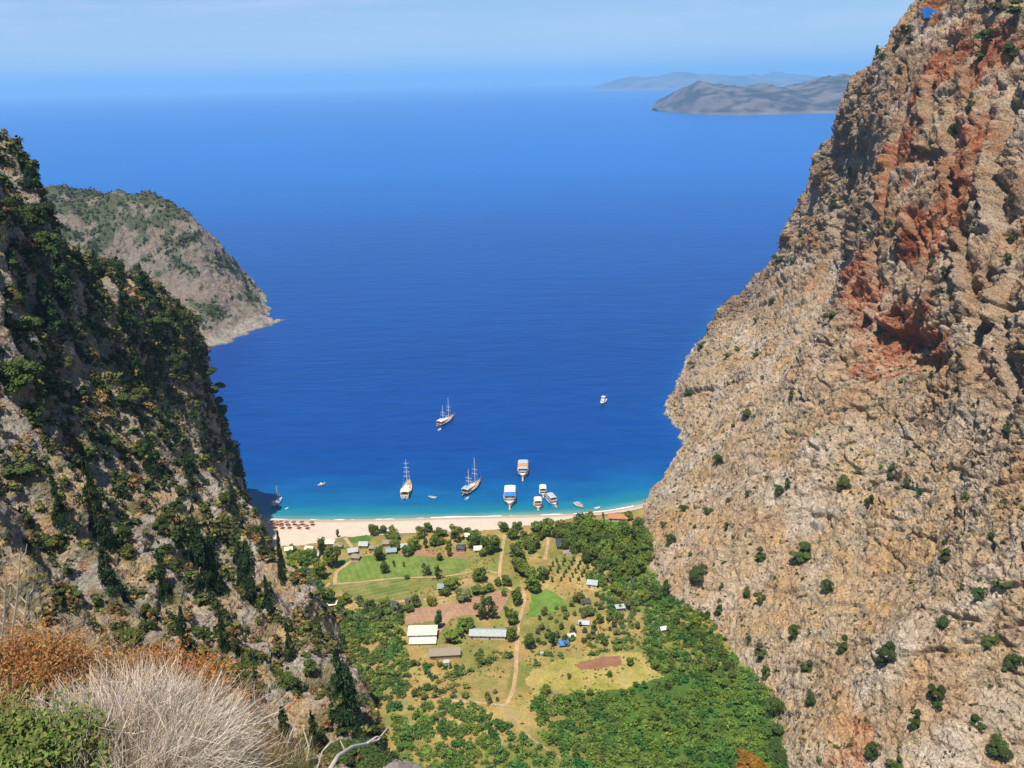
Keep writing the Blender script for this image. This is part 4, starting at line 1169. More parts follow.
# low tufts over the dry grass between
tuft_q = in_px(((290, 545), (640, 520), (660, 600), (760, 760), (400, 780), (300, 640)), 5200, rs)
keep = off_path(tuft_q, 1.8) & (fbm(np.stack([tuft_q[:, 0] / 14, tuft_q[:, 1] / 14, np.full(len(tuft_q), 2.)], -1), 3) > -.02) & (shore_y(tuft_q[:, 0]) - tuft_q[:, 1] > 34)
for kk in ('green1', 'green1b', 'brown1', 'green2', 'brown2'): keep &= ~inside(POLY[kk], tuft_q[:, 0], tuft_q[:, 1])
tuft_q = tuft_q[keep]
w = rs.uniform(.5, 1.5, len(tuft_q))
cc = np.where(rs.rand(len(w), 1) < .6, np.array([.085, .12, .03]), np.array([.19, .16, .05])) * rs.uniform(.7, 1.3, (len(w), 1))
clump_mass('grass_tufts', np.stack([tuft_q[:, 0], tuft_q[:, 1], ground_h(tuft_q[:, 0], tuft_q[:, 1]) - .05], -1), w, w * .6, cc, 40, 14, .36)

# ---------------------------------------------------------------- valley: trees one can tell apart
vrng = random.Random(21)
def vpos(px, py):
    p = GG(float(px), float(py)); return p
def vtree(kind, px, py, wpx, hpx, label, group=None, tint=None):
    """px, py: the middle of the plant as seen; its foot is worked out from its height"""
    p = vpos(px, py + hpx * .42)
    D = np.linalg.norm(p - CAM)
    return plant(kind, p - np.array([0, 0, .12]), wpx * D / FPX, hpx * D / FPX * 1.12, label, group, tint or tint_of(vrng, .2), vrng)
DARK = (.8, .85, .9); LIGHT = (1.35, 1.25, 1.0); GREY = (1.25, 1.1, 1.5)
SINGLE = [
 ('broad', 374, 530, 11, 11, 'dark rounded tree standing on the sand at the back of the beach'),
 ('broad', 383, 530, 9, 8, 'small rounded tree touching the dark tree on the beach sand'),
 ('broad', 392, 529, 8, 7, 'brownish rounded tree on the beach sand, last of the three'),
 ('broad', 393, 536, 19, 9, 'broad low tree just inland of the three beach trees'),
 ('broad', 421, 532, 13, 11, 'rounded tree at the sand edge beside the straw coloured path'),
 ('broad', 428, 528, 10, 10, 'rounded tree on the sand edge behind another rounded tree'),
 ('broad', 440, 533, 15, 9, 'wide dark tree at the sand edge between two beach groups'),
 ('loose', 456, 534, 17, 17, 'feathery bright green tall tree at the back of the beach'),
 ('broad', 467, 532, 8, 9, 'small dark tree next to the feathery tree behind the beach'),
 ('narrow', 338, 534, 5, 8, 'small dark tree alone on the sand near the parasols'),
 ('broad', 323, 547, 12, 18, 'dark upright tree among the beach huts'),
 ('broad', 333, 557, 19, 22, 'largest dark green tree among the beach huts'),
 ('broad', 316, 562, 9, 10, 'small bright tree below the beach huts'),
 ('broad', 301, 555, 11, 10, 'light green rounded tree beside the tiny cream cabin'),
 ('broad', 322, 571, 16, 18, 'lush bright green tree at the corner of the left green field'),
 ('broad', 414, 544, 16, 13, 'light green rounded tree behind the beach beside a hut'),
 ('broad', 395, 545, 13, 10, 'pale green tree between two grey beach huts'),
 ('broad', 380, 554, 15, 14, 'dark tree beside the grey hut above the green field'),
 ('broad', 408, 551, 13, 9, 'low dark tree in front of the light green tree'),
 ('tall', 426, 544, 7, 10, 'narrow dark tree behind the sand edge group'),
 ('broad', 435, 541, 11, 10, 'dark tree above the brown plot behind the beach'),
 ('broad', 449, 551, 8, 11, 'upright tree at the end of the brown plot'),
 ('broad', 440, 557, 9, 8, 'small round tree on the brown plot'),
 ('broad', 385, 568, 9, 12, 'single dark tree standing in the green field'),
 ('tall', 394, 564, 4, 7, 'tiny dark sapling in the green field'),
 ('tall', 404, 565, 3, 6, 'tiniest thin sapling in the green field'),
 ('loose', 426, 570, 12, 12, 'sparse thin tree at the end of the green field'),
 ('loose', 438, 573, 10, 14, 'sparse tree with a dark base beside the field lane'),
 ('broad', 407, 577, 7, 4, 'low bush in the middle of the field lane'),
 ('broad', 452, 584, 20, 10, 'flat bright green crown over the teal tarpaulin'),
 ('olive', 463, 595, 20, 12, 'grey green spreading tree below the teal tarpaulin'),
 ('broad', 445, 592, 12, 8, 'dark low tree beside the teal tarpaulin'),
 ('broad', 327, 598, 19, 16, 'dense green tree beside the whitewashed dark roofed house'),
 ('broad', 340, 608, 12, 12, 'bluish dark tree beside the tan tent'),
 ('broad', 432, 601, 11, 9, 'rounded light green tree on the grassy strip above the brown field'),
 ('tall', 439, 621, 12, 19, 'tall narrow dark tree beside the cream roofed house'),
 ('broad', 466, 625, 18, 14, 'broad green tree at the end of the long grey roof'),
 ('broad', 454, 636, 24, 11, 'wide light green tree in front of the long grey roof'),
 ('loose', 489, 608, 22, 24, 'tall sparse dark tree behind the long grey roof'),
 ('loose', 480, 612, 14, 18, 'sparse tree leaning by the tall one behind the long roof'),
 ('broad', 512, 618, 14, 16, 'dense green tree by the main path beside the long roof'),
 ('broad', 512, 634, 13, 15, 'green tree between the long grey roof and the main path'),
 ('tall', 506, 612, 7, 12, 'narrow tree behind the long grey roof near the main path'),
 ('broad', 517, 597, 13, 18, 'dark tree where the main path bends beside the green plot'),
 ('broad', 504, 593, 7, 7, 'small rounded tree above the brown field end'),
 ('broad', 480, 575, 15, 15, 'round dark tree in the gap between field and main path'),
 ('broad', 478, 590, 15, 9, 'low spreading tree above the brown field'),
 ('broad', 489, 588, 11, 8, 'low bush on the upper edge of the brown field'),
 ('broad', 476, 540, 19, 15, 'large dark tree of the pair near the beach path'),
 ('broad', 492, 545, 18, 17, 'biggest dark tree beside the beach end of the main path'),
 ('broad', 483, 553, 10, 7, 'low tree beside a white hut near the beach path'),
 ('broad', 513, 534, 14, 11, 'dark tree across the main path from the beach pair'),
 ('broad', 532, 542, 18, 14, 'broad green tree behind the tour boats landing'),
 ('broad', 539, 528, 22, 15, 'tall dense tree on the beach edge behind the tour boats'),
 ('broad', 548, 524, 14, 12, 'dark tree leaning beside the dense beach edge tree'),
 ('broad', 560, 526, 11, 11, 'grey green tree on the beach edge'),
 ('loose', 579, 522, 17, 18, 'tall feathery tree rising above the beach grove'),
 ('loose', 590, 517, 13, 12, 'brown topped sparse tree rising above the beach grove'),
 ('broad', 570, 530, 16, 14, 'dark tree at the beach edge of the grove'),
 ('broad', 517, 555, 20, 20, 'large dark tree beside the main path above the orchard'),
 ('broad', 520, 565, 16, 14, 'dense tree in front of the large one by the main path'),
 ('broad', 532, 582, 22, 19, 'largest rounded tree below the orchard rows'),
 ('broad', 526, 570, 18, 12, 'bright green tree at the corner of the orchard'),
 ('broad', 542, 574, 14, 12, 'dark tree at the lower corner of the orchard'),
 ('broad', 506, 581, 12, 11, 'green tree at the bend above the brown field'),
 ('broad', 498, 582, 9, 8, 'small tree left beside the green tree at the bend'),
 ('broad', 579, 598, 12, 10, 'very dark rounded tree beside the dark hut'),
 ('broad', 588, 611, 16, 8, 'grey green low tree below the dark hut'),
 ('broad', 600, 619, 8, 9, 'dark green tree beside the grey tarpaulin'),
 ('broad', 627, 516, 13, 9, 'grey green tree behind the red roofed house'),
 ('tall', 603, 516, 4, 7, 'small palm like tree alone on the sand near the red roof'),
 ('broad', 638, 524, 15, 13, 'dark tree between the red roofed house and the cliff'),
 ('broad', 530, 642, 16, 14, 'dark green tree at the corner of the camp'),
 ('tall', 553, 640, 8, 17, 'tall dark tree in the middle of the camp'),
 ('broad', 610, 674, 6, 6, 'small round bush on the yellow field'),
 ('broad', 569, 676, 5, 6, 'small bush in the middle of the yellow field'),
 ('broad', 545, 690, 14, 7, 'low bush on the near edge of the yellow field'),
 ('broad', 630, 662, 9, 9, 'green bush at the far corner of the yellow field'),
 ('broad', 655, 665, 11, 9, 'lighter green bush beside the corner of the yellow field'),
 ('broad', 510, 655, 7, 7, 'small dark round bush beside the main path'),
 ('broad', 655, 717, 13, 13, 'dark rounded tree in the middle of the valley scrub'),
 ('broad', 590, 692, 9, 6, 'low bush on the yellow field boundary'),
 ('broad', 714, 645, 20, 12, 'broad dark tree at the foot of the scree beside the scrub'),
]
for kind, px, py, w, h, lab in SINGLE:
    kind = 'tall' if kind == 'narrow' else kind
    t = DARK if 'dark' in lab else LIGHT if ('light' in lab or 'bright' in lab) else GREY if 'grey green' in lab else (1, 1, 1)
    if 'brown' in lab.split()[:2]: t = (2.2, 1.1, .9)
    if 'brownish' in lab: t = (2.0, 1.1, 1.0)
    vtree(kind, px, py, w, h, lab.replace(' left', ''), None, tint_of(vrng, .1, t))
def grove(poly, n, kinds, wr, label, group, tints=((1, 1, 1),), gap=.55, hr=(.8, 1.15)):
    P = PX(*poly); out = []; tries = 0
    lo, hi = P.min(0), P.max(0)
    while len(out) < n and tries < n * 60:
        tries += 1
        q = np.array([vrng.uniform(lo[0], hi[0]), vrng.uniform(lo[1], hi[1])]); w = vrng.uniform(*wr)
        if not inside(P, q[0:1], q[1:2])[0] or not off_path(q[None], 2.5)[0]: continue
        if any(np.hypot(*(q - a)) < gap * (w + b) * .5 for a, b in out): continue
        out.append((q, w))
        plant(vrng.choice(kinds), (q[0], q[1], float(ground_h(q[0], q[1])) - .12), w, w * vrng.uniform(*hr), label, group, tint_of(vrng, .25, vrng.choice(tints)), vrng)
grove(((562, 533), (590, 530), (628, 531), (646, 540), (650, 562), (634, 580), (604, 572), (585, 560), (566, 548)), 60, ['broad'], (6, 11), 'dense dark green tree in the grove between beach end and cliff foot', 'trees of the grove at the cliff foot', ((.75, .82, .85), (.95, 1, .9), (1.1, 1.15, .9)), .5)
grove(((588, 556), (640, 575), (655, 600), (628, 610), (600, 590)), 22, ['broad', 'olive'], (4, 7.5), 'mid green tree in the thinning edge of the grove above the scrub', 'trees at the thin edge of the grove', ((1, 1, 1), (1.2, 1.15, 1)), .6)
grove(((640, 590), (655, 590), (712, 640), (740, 690), (722, 690), (680, 630)), 20, ['broad'], (4, 7.5), 'dark bushy tree along the cliff foot above the valley scrub', 'bushy trees along the cliff foot', (DARK, (1, 1, 1)), .7)
grove(((500, 527), (545, 525), (560, 534), (545, 556), (524, 552), (506, 545)), 10, ['broad'], (4.5, 8), 'green tree in the belt of trees behind the tour boats', 'trees behind the tour boats', (DARK, (1, 1, 1), LIGHT), .6)
grove(((430, 536), (470, 534), (474, 548), (432, 547)), 9, ['broad', 'olive'], (3, 6), 'small tree in the loose row behind the open sand', 'small trees behind the open sand', (DARK, (1, 1, 1), LIGHT), .7)
grove(((286, 555), (316, 552), (324, 588), (300, 600), (284, 580)), 16, ['broad'], (4, 7.5), 'lush green tree between the beach huts and the dark cliff', 'trees between the huts and the dark cliff', ((1, 1.05, .9), LIGHT, DARK), .6)
grove(((335, 600), (420, 604), (404, 622), (340, 625)), 18, ['broad', 'olive'], (4, 7.5), 'bushy tree in the thicket below the green fields', 'bushy trees below the green fields', ((1, 1, 1), GREY, DARK), .6)
grove(((545, 610), (606, 600), (618, 640), (552, 640), (530, 632)), 34, ['olive'], (2.4, 4.2), 'small olive tree in the scattered planting above the camp', 'olive trees above the camp', (GREY, (1, 1, 1), (1.2, 1.1, .9)), 1.0)
grove(((586, 590), (640, 602), (640, 640), (618, 640), (606, 604)), 18, ['olive'], (2.4, 4.2), 'small olive tree in the planting beside the scrub', 'olive trees beside the scrub', (GREY, (1, 1, 1)), 1.0)
grove(((530, 634), (605, 632), (605, 645), (532, 648)), 16, ['olive', 'broad'], (2.5, 4.5), 'small rounded tree shading the tents of the camp', 'trees shading the camp', (DARK, (1, 1, 1)), .9)
grove(((395, 690), (500, 690), (505, 706), (430, 704)), 14, ['olive'], (2.2, 4), 'low rounded bush on the tan ground beside the main path', 'bushes on the tan ground', ((1, 1, 1), LIGHT), 1.0)
# orchard: slanting rows
for r_ in range(6):
    for k in range(6):
        x = 547 + r_ * 8.6 + k * 1.2 - 6 * 0; y = 580 - k * 4.0 - r_ * .3
        px = 543 + r_ * 9.0 + k * 2.6; 
        if px > 598 or vrng.random() < .08: continue
        vtree('tall', px + vrng.uniform(-.6, .6), y + vrng.uniform(-.5, .5), 4.4 * vrng.uniform(.8, 1.15), 5.4 * vrng.uniform(.8, 1.2), 'young fruit tree planted in the slanting orchard rows', 'fruit trees of the orchard', tint_of(vrng, .2, (1.25, 1.25, 1)))
# rust coloured bush where valley and scree meet
p = vpos(748, 768); plant('shrub', p, 11, 7, 'rust orange bush where the valley scrub meets the scree', None, (4.2, 1.25, .7, 1), vrng)
# ================================================================== BOATS
def hull_data(L, B, H, draft=.5, stern=.78, fine=1.0, n=14):
    """a displacement hull, bow towards +x: transom stern, sheer rising to the bow"""
    mb = MB(); st = []
    for i in range(n):
        t = i / (n - 1); x = (t - .5) * L
        b = B / 2 * (stern + (1 - stern) * min(t / .42, 1) ** .8 if t < .42 else max(0.015, (1 - ((t - .42) / .58) ** (2.1 * fine)))) 
        sh = H * (.92 - .25 * math.sin(math.pi * min(t * 1.25, 1)) * .6 + .42 * max(0, t - .45) ** 1.5 * 2)
        rake = .05 * L * max(0, t - .8) / .2
        st.append((x, b, sh, rake))
    vs = []
    for x, b, sh, rk in st:
        vs += [(x - rk * .6, 0, -draft), (x - rk * .4, b * .72, -draft * .3), (x, b * .95, sh * .45), (x + rk, b, sh), (x + rk, b - .12 if b > .2 else b * .4, sh + .02)]
    full = vs + [(x, -y, z) for x, y, z in vs]
    m = 5; o = n * m; fs = []
    for i in range(n - 1):
        for k in range(m - 1):
            a = i * m + k; c = a + m
            fs += [(a, a + 1, c + 1, c), (o + a, o + c, o + c + 1, o + a + 1)]
    fs.append(tuple(range(0, m)) + tuple(o + k for k in range(m - 1, 0, -1)))
    mb.add(full, fs)
    return mb, st
def deck_mb(st, drop=.18, inset=.1):
    mb = MB(); L_ = [(x + rk, max(b - inset, .01), sh - drop) for x, b, sh, rk in st]
    n = len(L_)
    vs = L_ + [(x, -y, z) for x, y, z in L_]
    mb.add(vs, [(i, i + 1, n + i + 1, n + i) for i in range(n - 1)])
    return mb
def boat_base(name, label, cat, px, py, heading, L, B, H, hullmat, deckmat=None, stripe=None, group=None, **kw):
    p = G(float(px), float(py), 0.0)
    e = empty(name, (p[0], p[1], 0.0), R(heading)); tag(e, label, cat, group)
    mb, st = hull_data(L, B, H, **kw)
    h = mb.build('hull', hullmat, e, smooth=False)
    if stripe:
        s = MB()
        for sg in (1, -1):
            pts = [(x + rk * .8, sg * (b * 1.0 + .02), sh * .82) for x, b, sh, rk in st]
            s.tube(pts, max(.07, H * .06), 5)
        s.build('rubbing_strake', stripe, h)
    deck_mb(st).build('deck', deckmat or M['teak'], e)
    return e, st
def sheer_at(st, x):
    return float(np.interp(x, [a[0] for a in st], [a[2] for a in st])), float(np.interp(x, [a[0] for a in st], [a[1] for a in st]))
def rail(e, st, x0, x1, hh=.9, mat=None):
    mb = MB()
    for sg in (1, -1):
        xs = np.linspace(x0, x1, 8); pts = []
        for x in xs:
            z, b = sheer_at(st, x); pts.append((x, sg * (b - .08), z + hh)); mb.tube([(x, sg * (b - .08), z - .1), (x, sg * (b - .08), z + hh)], .03, 4)
        mb.tube(pts, .035, 4)
    mb.build('railing', mat or M['alu'], e)
def mast(e, x, z0, h, st=None, spreaders=4, mat=None, sails=True, L=20):
    mb = MB(); mb.tube([(x, 0, z0 - .3), (x, 0, z0 + h * .6), (x, 0, z0 + h)], [.2, .17, .1], 8)
    m = mb.build('mast', mat or M['white'], e)
    for k in range(spreaders):
        s = MB(); z = z0 + h * (.38 + .16 * k); w = 2.2 - .15 * k
        s.tube([(x, -w, z), (x, w, z)], .09, 5); s.build('spreader', mat or M['white'], m)
    r = MB()
    for sg in (1, -1):
        r.tube([(x, 0, z0 + h * .95), (x - .6, sg * 3.0, z0)], .025, 3)
        r.tube([(x, 0, z0 + h * .7), (x + .5, sg * 3.0, z0)], .025, 3)
    r.build('rigging', M['alu'], m)
    return m
def gulet(name, label, px, py, heading, L, B, H, hullmat, masts, awning, cabinmat, spreaders=4, stripe=None):
    e, st = boat_base(name, label, 'gulet', px, py, heading, L, B, H, hullmat, M['teak'], stripe or M['varnish'])
    zs, _ = sheer_at(st, -L * .1)
    c = MB().box((-L * .06, 0, zs + .45), (L * .36, B * .56, 1.3), 0, .93).build('cabin', cabinmat, e)
    for sg in (1, -1):
        MB().box((-L * .06, sg * (B * .28 - .02), zs + .55), (L * .3, .08, .4)).build('window', M['glass'], c)
    MB().box((-L * .06, 0, zs + 1.13), (L * .3, B * .45, .06)).build('cabin_roof', M['cream'] if cabinmat is M['white'] else M['white'], c)
    aw = MB(); n = 7
    xs0, xs1 = -L * .47, -L * .22
    vs = []
    for i in range(n):
        y = (i / (n - 1) - .5) * B * .86; z = zs + 2.55 - .25 * (2 * y / B) ** 2 * 2
        vs += [(xs0, y, z), (xs1, y, z + .15), (xs0, y, z - .06), (xs1, y, z + .09)]
    aw.add(vs, [(4 * i, 4 * i + 4, 4 * i + 5, 4 * i + 1) for i in range(n - 1)] + [(4 * i + 2, 4 * i + 3, 4 * i + 7, 4 * i + 6) for i in range(n - 1)])
    aw.build('awning', awning, e)
    for x in (xs0 + .2, xs1 - .2):
        for sg in (1, -1):
            MB().tube([(x, sg * B * .36, zs - .2), (x, sg * B * .36, zs + 2.5)], .05, 5).build('awning_post', M['alu'], e)
    s = MB(); zb = st[-1][2]
    s.tube([(L * .44, 0, zb), (L * .66, 0, zb + 1.0)], [.18, .08], 6); s.build('bowsprit', M['varnish'], e)
    for x, hh in masts:
        m = mast(e, x * L, zs + .2, hh, st, spreaders, M['white'])
        MB().tube([(x * L, 0, zs + 2.6), (x * L - L * .2, 0, zs + 2.9)], .14, 6).build('furled_sail', M['bluecanvas'] if hullmat is M['navy'] else M['cream'], m)
    fs = MB(); fs.tube([(L * .62, 0, zb + .9), (masts[0][0] * L, 0, zs + masts[0][1] * .95)], .03, 4); fs.build('forestay', M['alu'], e)
    rail(e, st, -L * .48, L * .44)
    g = MB().box((-L * .5 - 1.2, 0, zs - .35), (2.6, .7, .1)); g.build('gangway', M['teak'], e)
    st_ = MB().box((-L * .5 + .02, 0, H * .5), (.12, B * .5, .35)).build('stern_window', M['glass'], e)
    return e
def tour_boat(name, label, px, py, heading, L, B, H, canopies, hullmat=None, wall=None, stripe=None, levels=2, gang=True):
    """a day trip boat: long deck house with a dark window band, an upper deck under canopies, a bow gangway"""
    e, st = boat_base(name, label, 'tour boat', px, py, heading, L, B, H, hullmat or M['white'], M['alu'], stripe or M['varnish'], stern=.88, fine=1.15)
    e.scale = (.93, .93, .93)
    zs, _ = sheer_at(st, -L * .1)
    x0, x1 = -L * .46, L * .30
    hh = 2.1
    wb = B * .86
    plan = [(x0, -wb / 2), (x1 - L * .05, -wb / 2), (x1, -wb * .3), (x1, wb * .3), (x1 - L * .05, wb / 2), (x0, wb / 2)]
    dh = MB().prism(plan, zs - .2, zs + .55).build('deck_house', wall or M['white'], e)
    plan2 = [(a * .985 + .0, b * .93) for a, b in plan]
    MB().prism(plan2, zs + .55, zs + 1.6).build('window_band', M['glass'], dh)
    pil = MB()
    for sg in (1, -1):
        for k in range(7):
            x = x0 + .2 + (x1 - L * .05 - x0 - .4) * k / 6
            pil.box((x, sg * (wb / 2 - .08), zs + 1.08), (.22, .14, 1.07))
    pil.build('window_frame', wall or M['white'], dh)
    up = [(a * 1.02, b * 1.06) for a, b in plan]
    MB().prism(up, zs + 1.6, zs + 1.85).build('upper_deck', M['teak'], e)
    zu = zs + 1.85
    r = MB(); n = len(up)
    for k in range(n):
        a, b = up[k], up[(k + 1) % n]
        r.tube([(a[0], a[1], zu + .9), (b[0], b[1], zu + .9)], .05, 5)
        r.tube([(a[0], a[1], zu + .45), (b[0], b[1], zu + .45)], .035, 4)
        r.tube([(a[0], a[1], zu), (a[0], a[1], zu + .9)], .05, 5)
    r.build('upper_railing', M['alu'], e)
    if levels > 1:
        w = MB().box((x1 - L * .1, 0, zu + .85), (L * .1, B * .4, 1.7), 0, .9).build('wheelhouse', wall or M['white'], e)
        MB().box((x1 - L * .1 + L * .047, 0, zu + 1.1), (.12, B * .33, .6)).build('wheelhouse_window', M['glass'], w)
    for (a, b, mat) in canopies:
        xa, xb = x0 + (x1 - x0) * a, x0 + (x1 - x0) * b
        cb = MB(); nn = 9; vs = []
        for i in range(nn):
            y = (i / (nn - 1) - .5) * wb * .98; z = zu + 2.25 - .35 * (2 * y / wb) ** 2
            vs += [(xa, y, z), (xb, y, z), (xa, y, z - .07), (xb, y, z - .07)]
        cb.add(vs, [(4 * i, 4 * i + 4, 4 * i + 5, 4 * i + 1) for i in range(nn - 1)] + [(4 * i + 2, 4 * i + 3, 4 * i + 7, 4 * i + 6) for i in range(nn - 1)])
        c = cb.build('canopy', mat, e)
        for x in (xa + .25, xb - .25):
            for sg in (1, -1): MB().tube([(x, sg * wb * .46, zu), (x, sg * wb * .46, zu + 1.98)], .06, 5).build('canopy_post', M['alu'], c)
    rail(e, st, L * .32, L * .47)
    MB().tube([(x1 - L * .1, 0, zu + 1.6), (x1 - L * .1, 0, zu + 4.4)], [.09, .05], 6).build('mast', M['white'], e)
    fl = MB().box((-L * .5 + .1, .45, zs + 1.6), (.04, .9, .6)); fl.build('flag', M['rooftile'], e)
    MB().tube([(-L * .5 + .1, 0, zs - .2), (-L * .5 + .1, 0, zs + 2.0)], .04, 5).build('flag_pole', M['alu'], e)
    if gang:
        zb = st[-1][2]
        g = MB(); x = L * .5
        g.add([(x - .4, -.5, zb), (x - .4, .5, zb), (x + L * .16, .5, .55), (x + L * .16, -.5, .55), (x - .4, -.5, zb - .12), (x - .4, .5, zb - .12), (x + L * .16, .5, .43), (x + L * .16, -.5, .43)],
              [(0, 1, 2, 3), (7, 6, 5, 4), (0, 4, 5, 1), (1, 5, 6, 2), (2, 6, 7, 3), (3, 7, 4, 0)]); g.build('gangway', M['teak'], e)
    return e
def dinghy(name, label, px, py, heading, L, B, mat, seat=True, motor=True):
    e, st = boat_base(name, label, 'dinghy', px, py, heading, L, B, B * .3, mat, M['grey'], draft=.15)
    rl = MB()
    for sg in (1, -1): rl.tube([(x + rk, sg * (b - .04), sh + .05) for x, b, sh, rk in st], B * .09, 6)
    rl.build('gunwale', mat, e)
    MB().box((-L * .1, 0, B * .22), (.3, B * .7, .08)).build('seat', M['teak'], e)
    MB().box((-L * .53, 0, B * .25), (.35, .3, .6), 0, .8).build('outboard_motor', M['navy'], e)
    return e
gulet('sailing_gulet', 'cream decked gulet with one tall mast of four spreaders lying stern to the beach', 407, 491, 88, 22, 6.6, 2.5, M['white'], [(.12, 19)], M['cream'], M['cream'], 4, M['varnish'])
gulet('sailing_gulet', 'dark hulled two masted gulet anchored just off the beach with a dinghy behind it', 472, 489, 62, 21, 5.8, 2.2, M['navy'], [(.2, 19), (-.18, 14)], M['grey'], M['white'], 2, M['white'])
gulet('sailing_gulet', 'two masted gulet with brown hull anchored farther out in the bay', 446, 422, 60, 21, 5.6, 2.2, M['varnish'], [(.2, 17), (-.18, 13.5)], M['white'], M['white'], 2, M['white'])
tour_boat('tour_boat', 'big white double deck tour boat with blue forward canopy, bow on the beach', 510, 500, -91, 24, 8.6, 3.0, [(.05, .62, M['white']), (.66, .98, M['bluecanvas'])], None, None, M['varnish'])
tour_boat('tour_boat', 'big double deck tour boat with pale grey and orange canopies waiting behind the beached one', 523, 473, -92, 23, 8.2, 3.0, [(.05, .45, M['rubber']), (.48, .7, M['orange']), (.73, .98, M['rubber'])], None, None, M['navy'])
tour_boat('tour_boat', 'small tour boat with cream roof and orange trim nosed up to the beach', 538, 506.5, -90, 10.5, 5.6, 1.8, [(.1, .95, M['cream'])], None, M['orange'], M['orange'], 1)
tour_boat('tour_boat', 'small tour boat with white roof lying behind the beached small ones', 543, 494, -90, 10.5, 5.2, 1.8, [(.1, .95, M['white'])], None, M['white'], M['varnish'], 1)
tour_boat('tour_boat', 'small slender tour boat with pale blue grey roof turned slightly beside the orange trimmed one', 552, 503, -72, 13, 5.4, 1.9, [(.1, .95, M['rubber'])], None, M['rubber'], M['bluecanvas'], 1)
# small craft
e, st = boat_base('fishing_boat', 'small grey open fishing boat close to the shore below the grove', 'fishing boat', 579, 506, -60, 8.5, 3.6, 1.2, M['grey'], M['teak'], M['white'])
MB().box((-.6, 0, 1.3), (2.2, 1.7, 1.3), 0, .85).build('cabin', M['rubber'], e); MB().tube([(1.2, 0, .8), (1.2, 0, 4.2)], .07, 5).build('mast', M['white'], e); rail(e, st, 0, 3.8, .6)
e, st = boat_base('motor_yacht', 'white motor yacht with one slanting fishing pole alone out in the bay', 'motor yacht', 603, 403, -110, 12, 4.4, 1.9, M['white'], M['white'], M['grey'])
c = MB().box((-.6, 0, 2.4), (6, 3.2, 1.5), 0, .84).build('cabin', M['white'], e)
MB().box((-.6, 0, 2.55), (5.9, 3.06, .5), 0, .93).build('window_band', M['glass'], c)
MB().box((-.9, 0, 3.5), (3.6, 2.6, .7), 0, .9).build('flybridge', M['white'], e)
for x in (-2.4, .6):
    for sg in (1, -1): MB().tube([(x, sg * 1.1, 3.7), (x, sg * 1.1, 5.2)], .05, 5).build('roof_post', M['alu'], e)
MB().box((-.9, 0, 5.25), (3.6, 2.8, .1)).build('sun_roof', M['white'], e)
MB().tube([(-1.5, 1.2, 3.2), (-2.2, 3.6, 7.6)], [.07, .03], 5).build('fishing_pole', M['alu'], e)
rail(e, st, .5, 5.6, .7)
def sailboat(label, px, py, heading, L, B, mh, mat):
    e, st = boat_base('sailing_yacht', label, 'sailing yacht', px, py, heading, L, B, 1.4, mat, M['white'], M['navy'])
    c = MB().box((.3, 0, 1.5), (L * .38, B * .5, .7), 0, .85).build('cabin', M['white'], e)
    for sg in (1, -1): MB().box((.3, sg * B * .245, 1.5), (L * .28, .06, .22)).build('window', M['glass'], c)
    m = mast(e, L * .08, 1.4, mh, None, 1, M['white']); MB().tube([(L * .08, 0, 2.7), (-L * .35, 0, 2.8)], .13, 6).build('boom', M['cream'], m)
    MB().box((-L * .28, 0, 2.3), (2.4, B * .8, .08)).build('sprayhood', M['cream'], e)
    for sg in (1, -1):
        for x in (-1.0, 1.0): MB().tube([(-L * .28 + x, sg * B * .36, 1.2), (-L * .28 + x, sg * B * .36, 2.3)], .04, 4).build('hood_post', M['alu'], e)
    rail(e, st, -L * .45, L * .45, .6)
sailboat('small white sailing yacht anchored near the parasol end of the beach', 277.5, 503, 70, 10, 3.8, 10.5, M['white'])
e, st = boat_base('fishing_boat', 'tiny white open boat drifting between sailing yacht and gulet', 'fishing boat', 322, 485, 25, 5.5, 2.2, .9, M['white'], M['teak'], M['navy'])
MB().box((-.6, 0, 1.1), (1.4, 1.2, .9), 0, .85).build('cabin', M['white'], e); MB().tube([(1.5, 0, .6), (2.0, 0, 2.8)], .06, 5).build('pole', M['white'], e)
dinghy('dinghy', 'pale grey dinghy floating between the two gulets near the beach', 432.5, 498, 160, 5.4, 2.2, M['rubber'])
dinghy('dinghy', 'small pale dinghy tied behind the dark hulled gulet', 467, 499, 62, 3.8, 1.9, M['rubber'])
dinghy('dinghy', 'small white dinghy tied behind the brown hulled gulet', 439.5, 430, 60, 3.6, 1.8, M['white'])
dinghy('dinghy', 'tiny white tender floating beside the sailing yacht', 286.5, 509, 40, 2.4, 1.3, M['white'])
dinghy('dinghy', 'white dinghy pulled close to the sand below the grove', 597, 508.5, 20, 3.8, 1.7, M['white'])

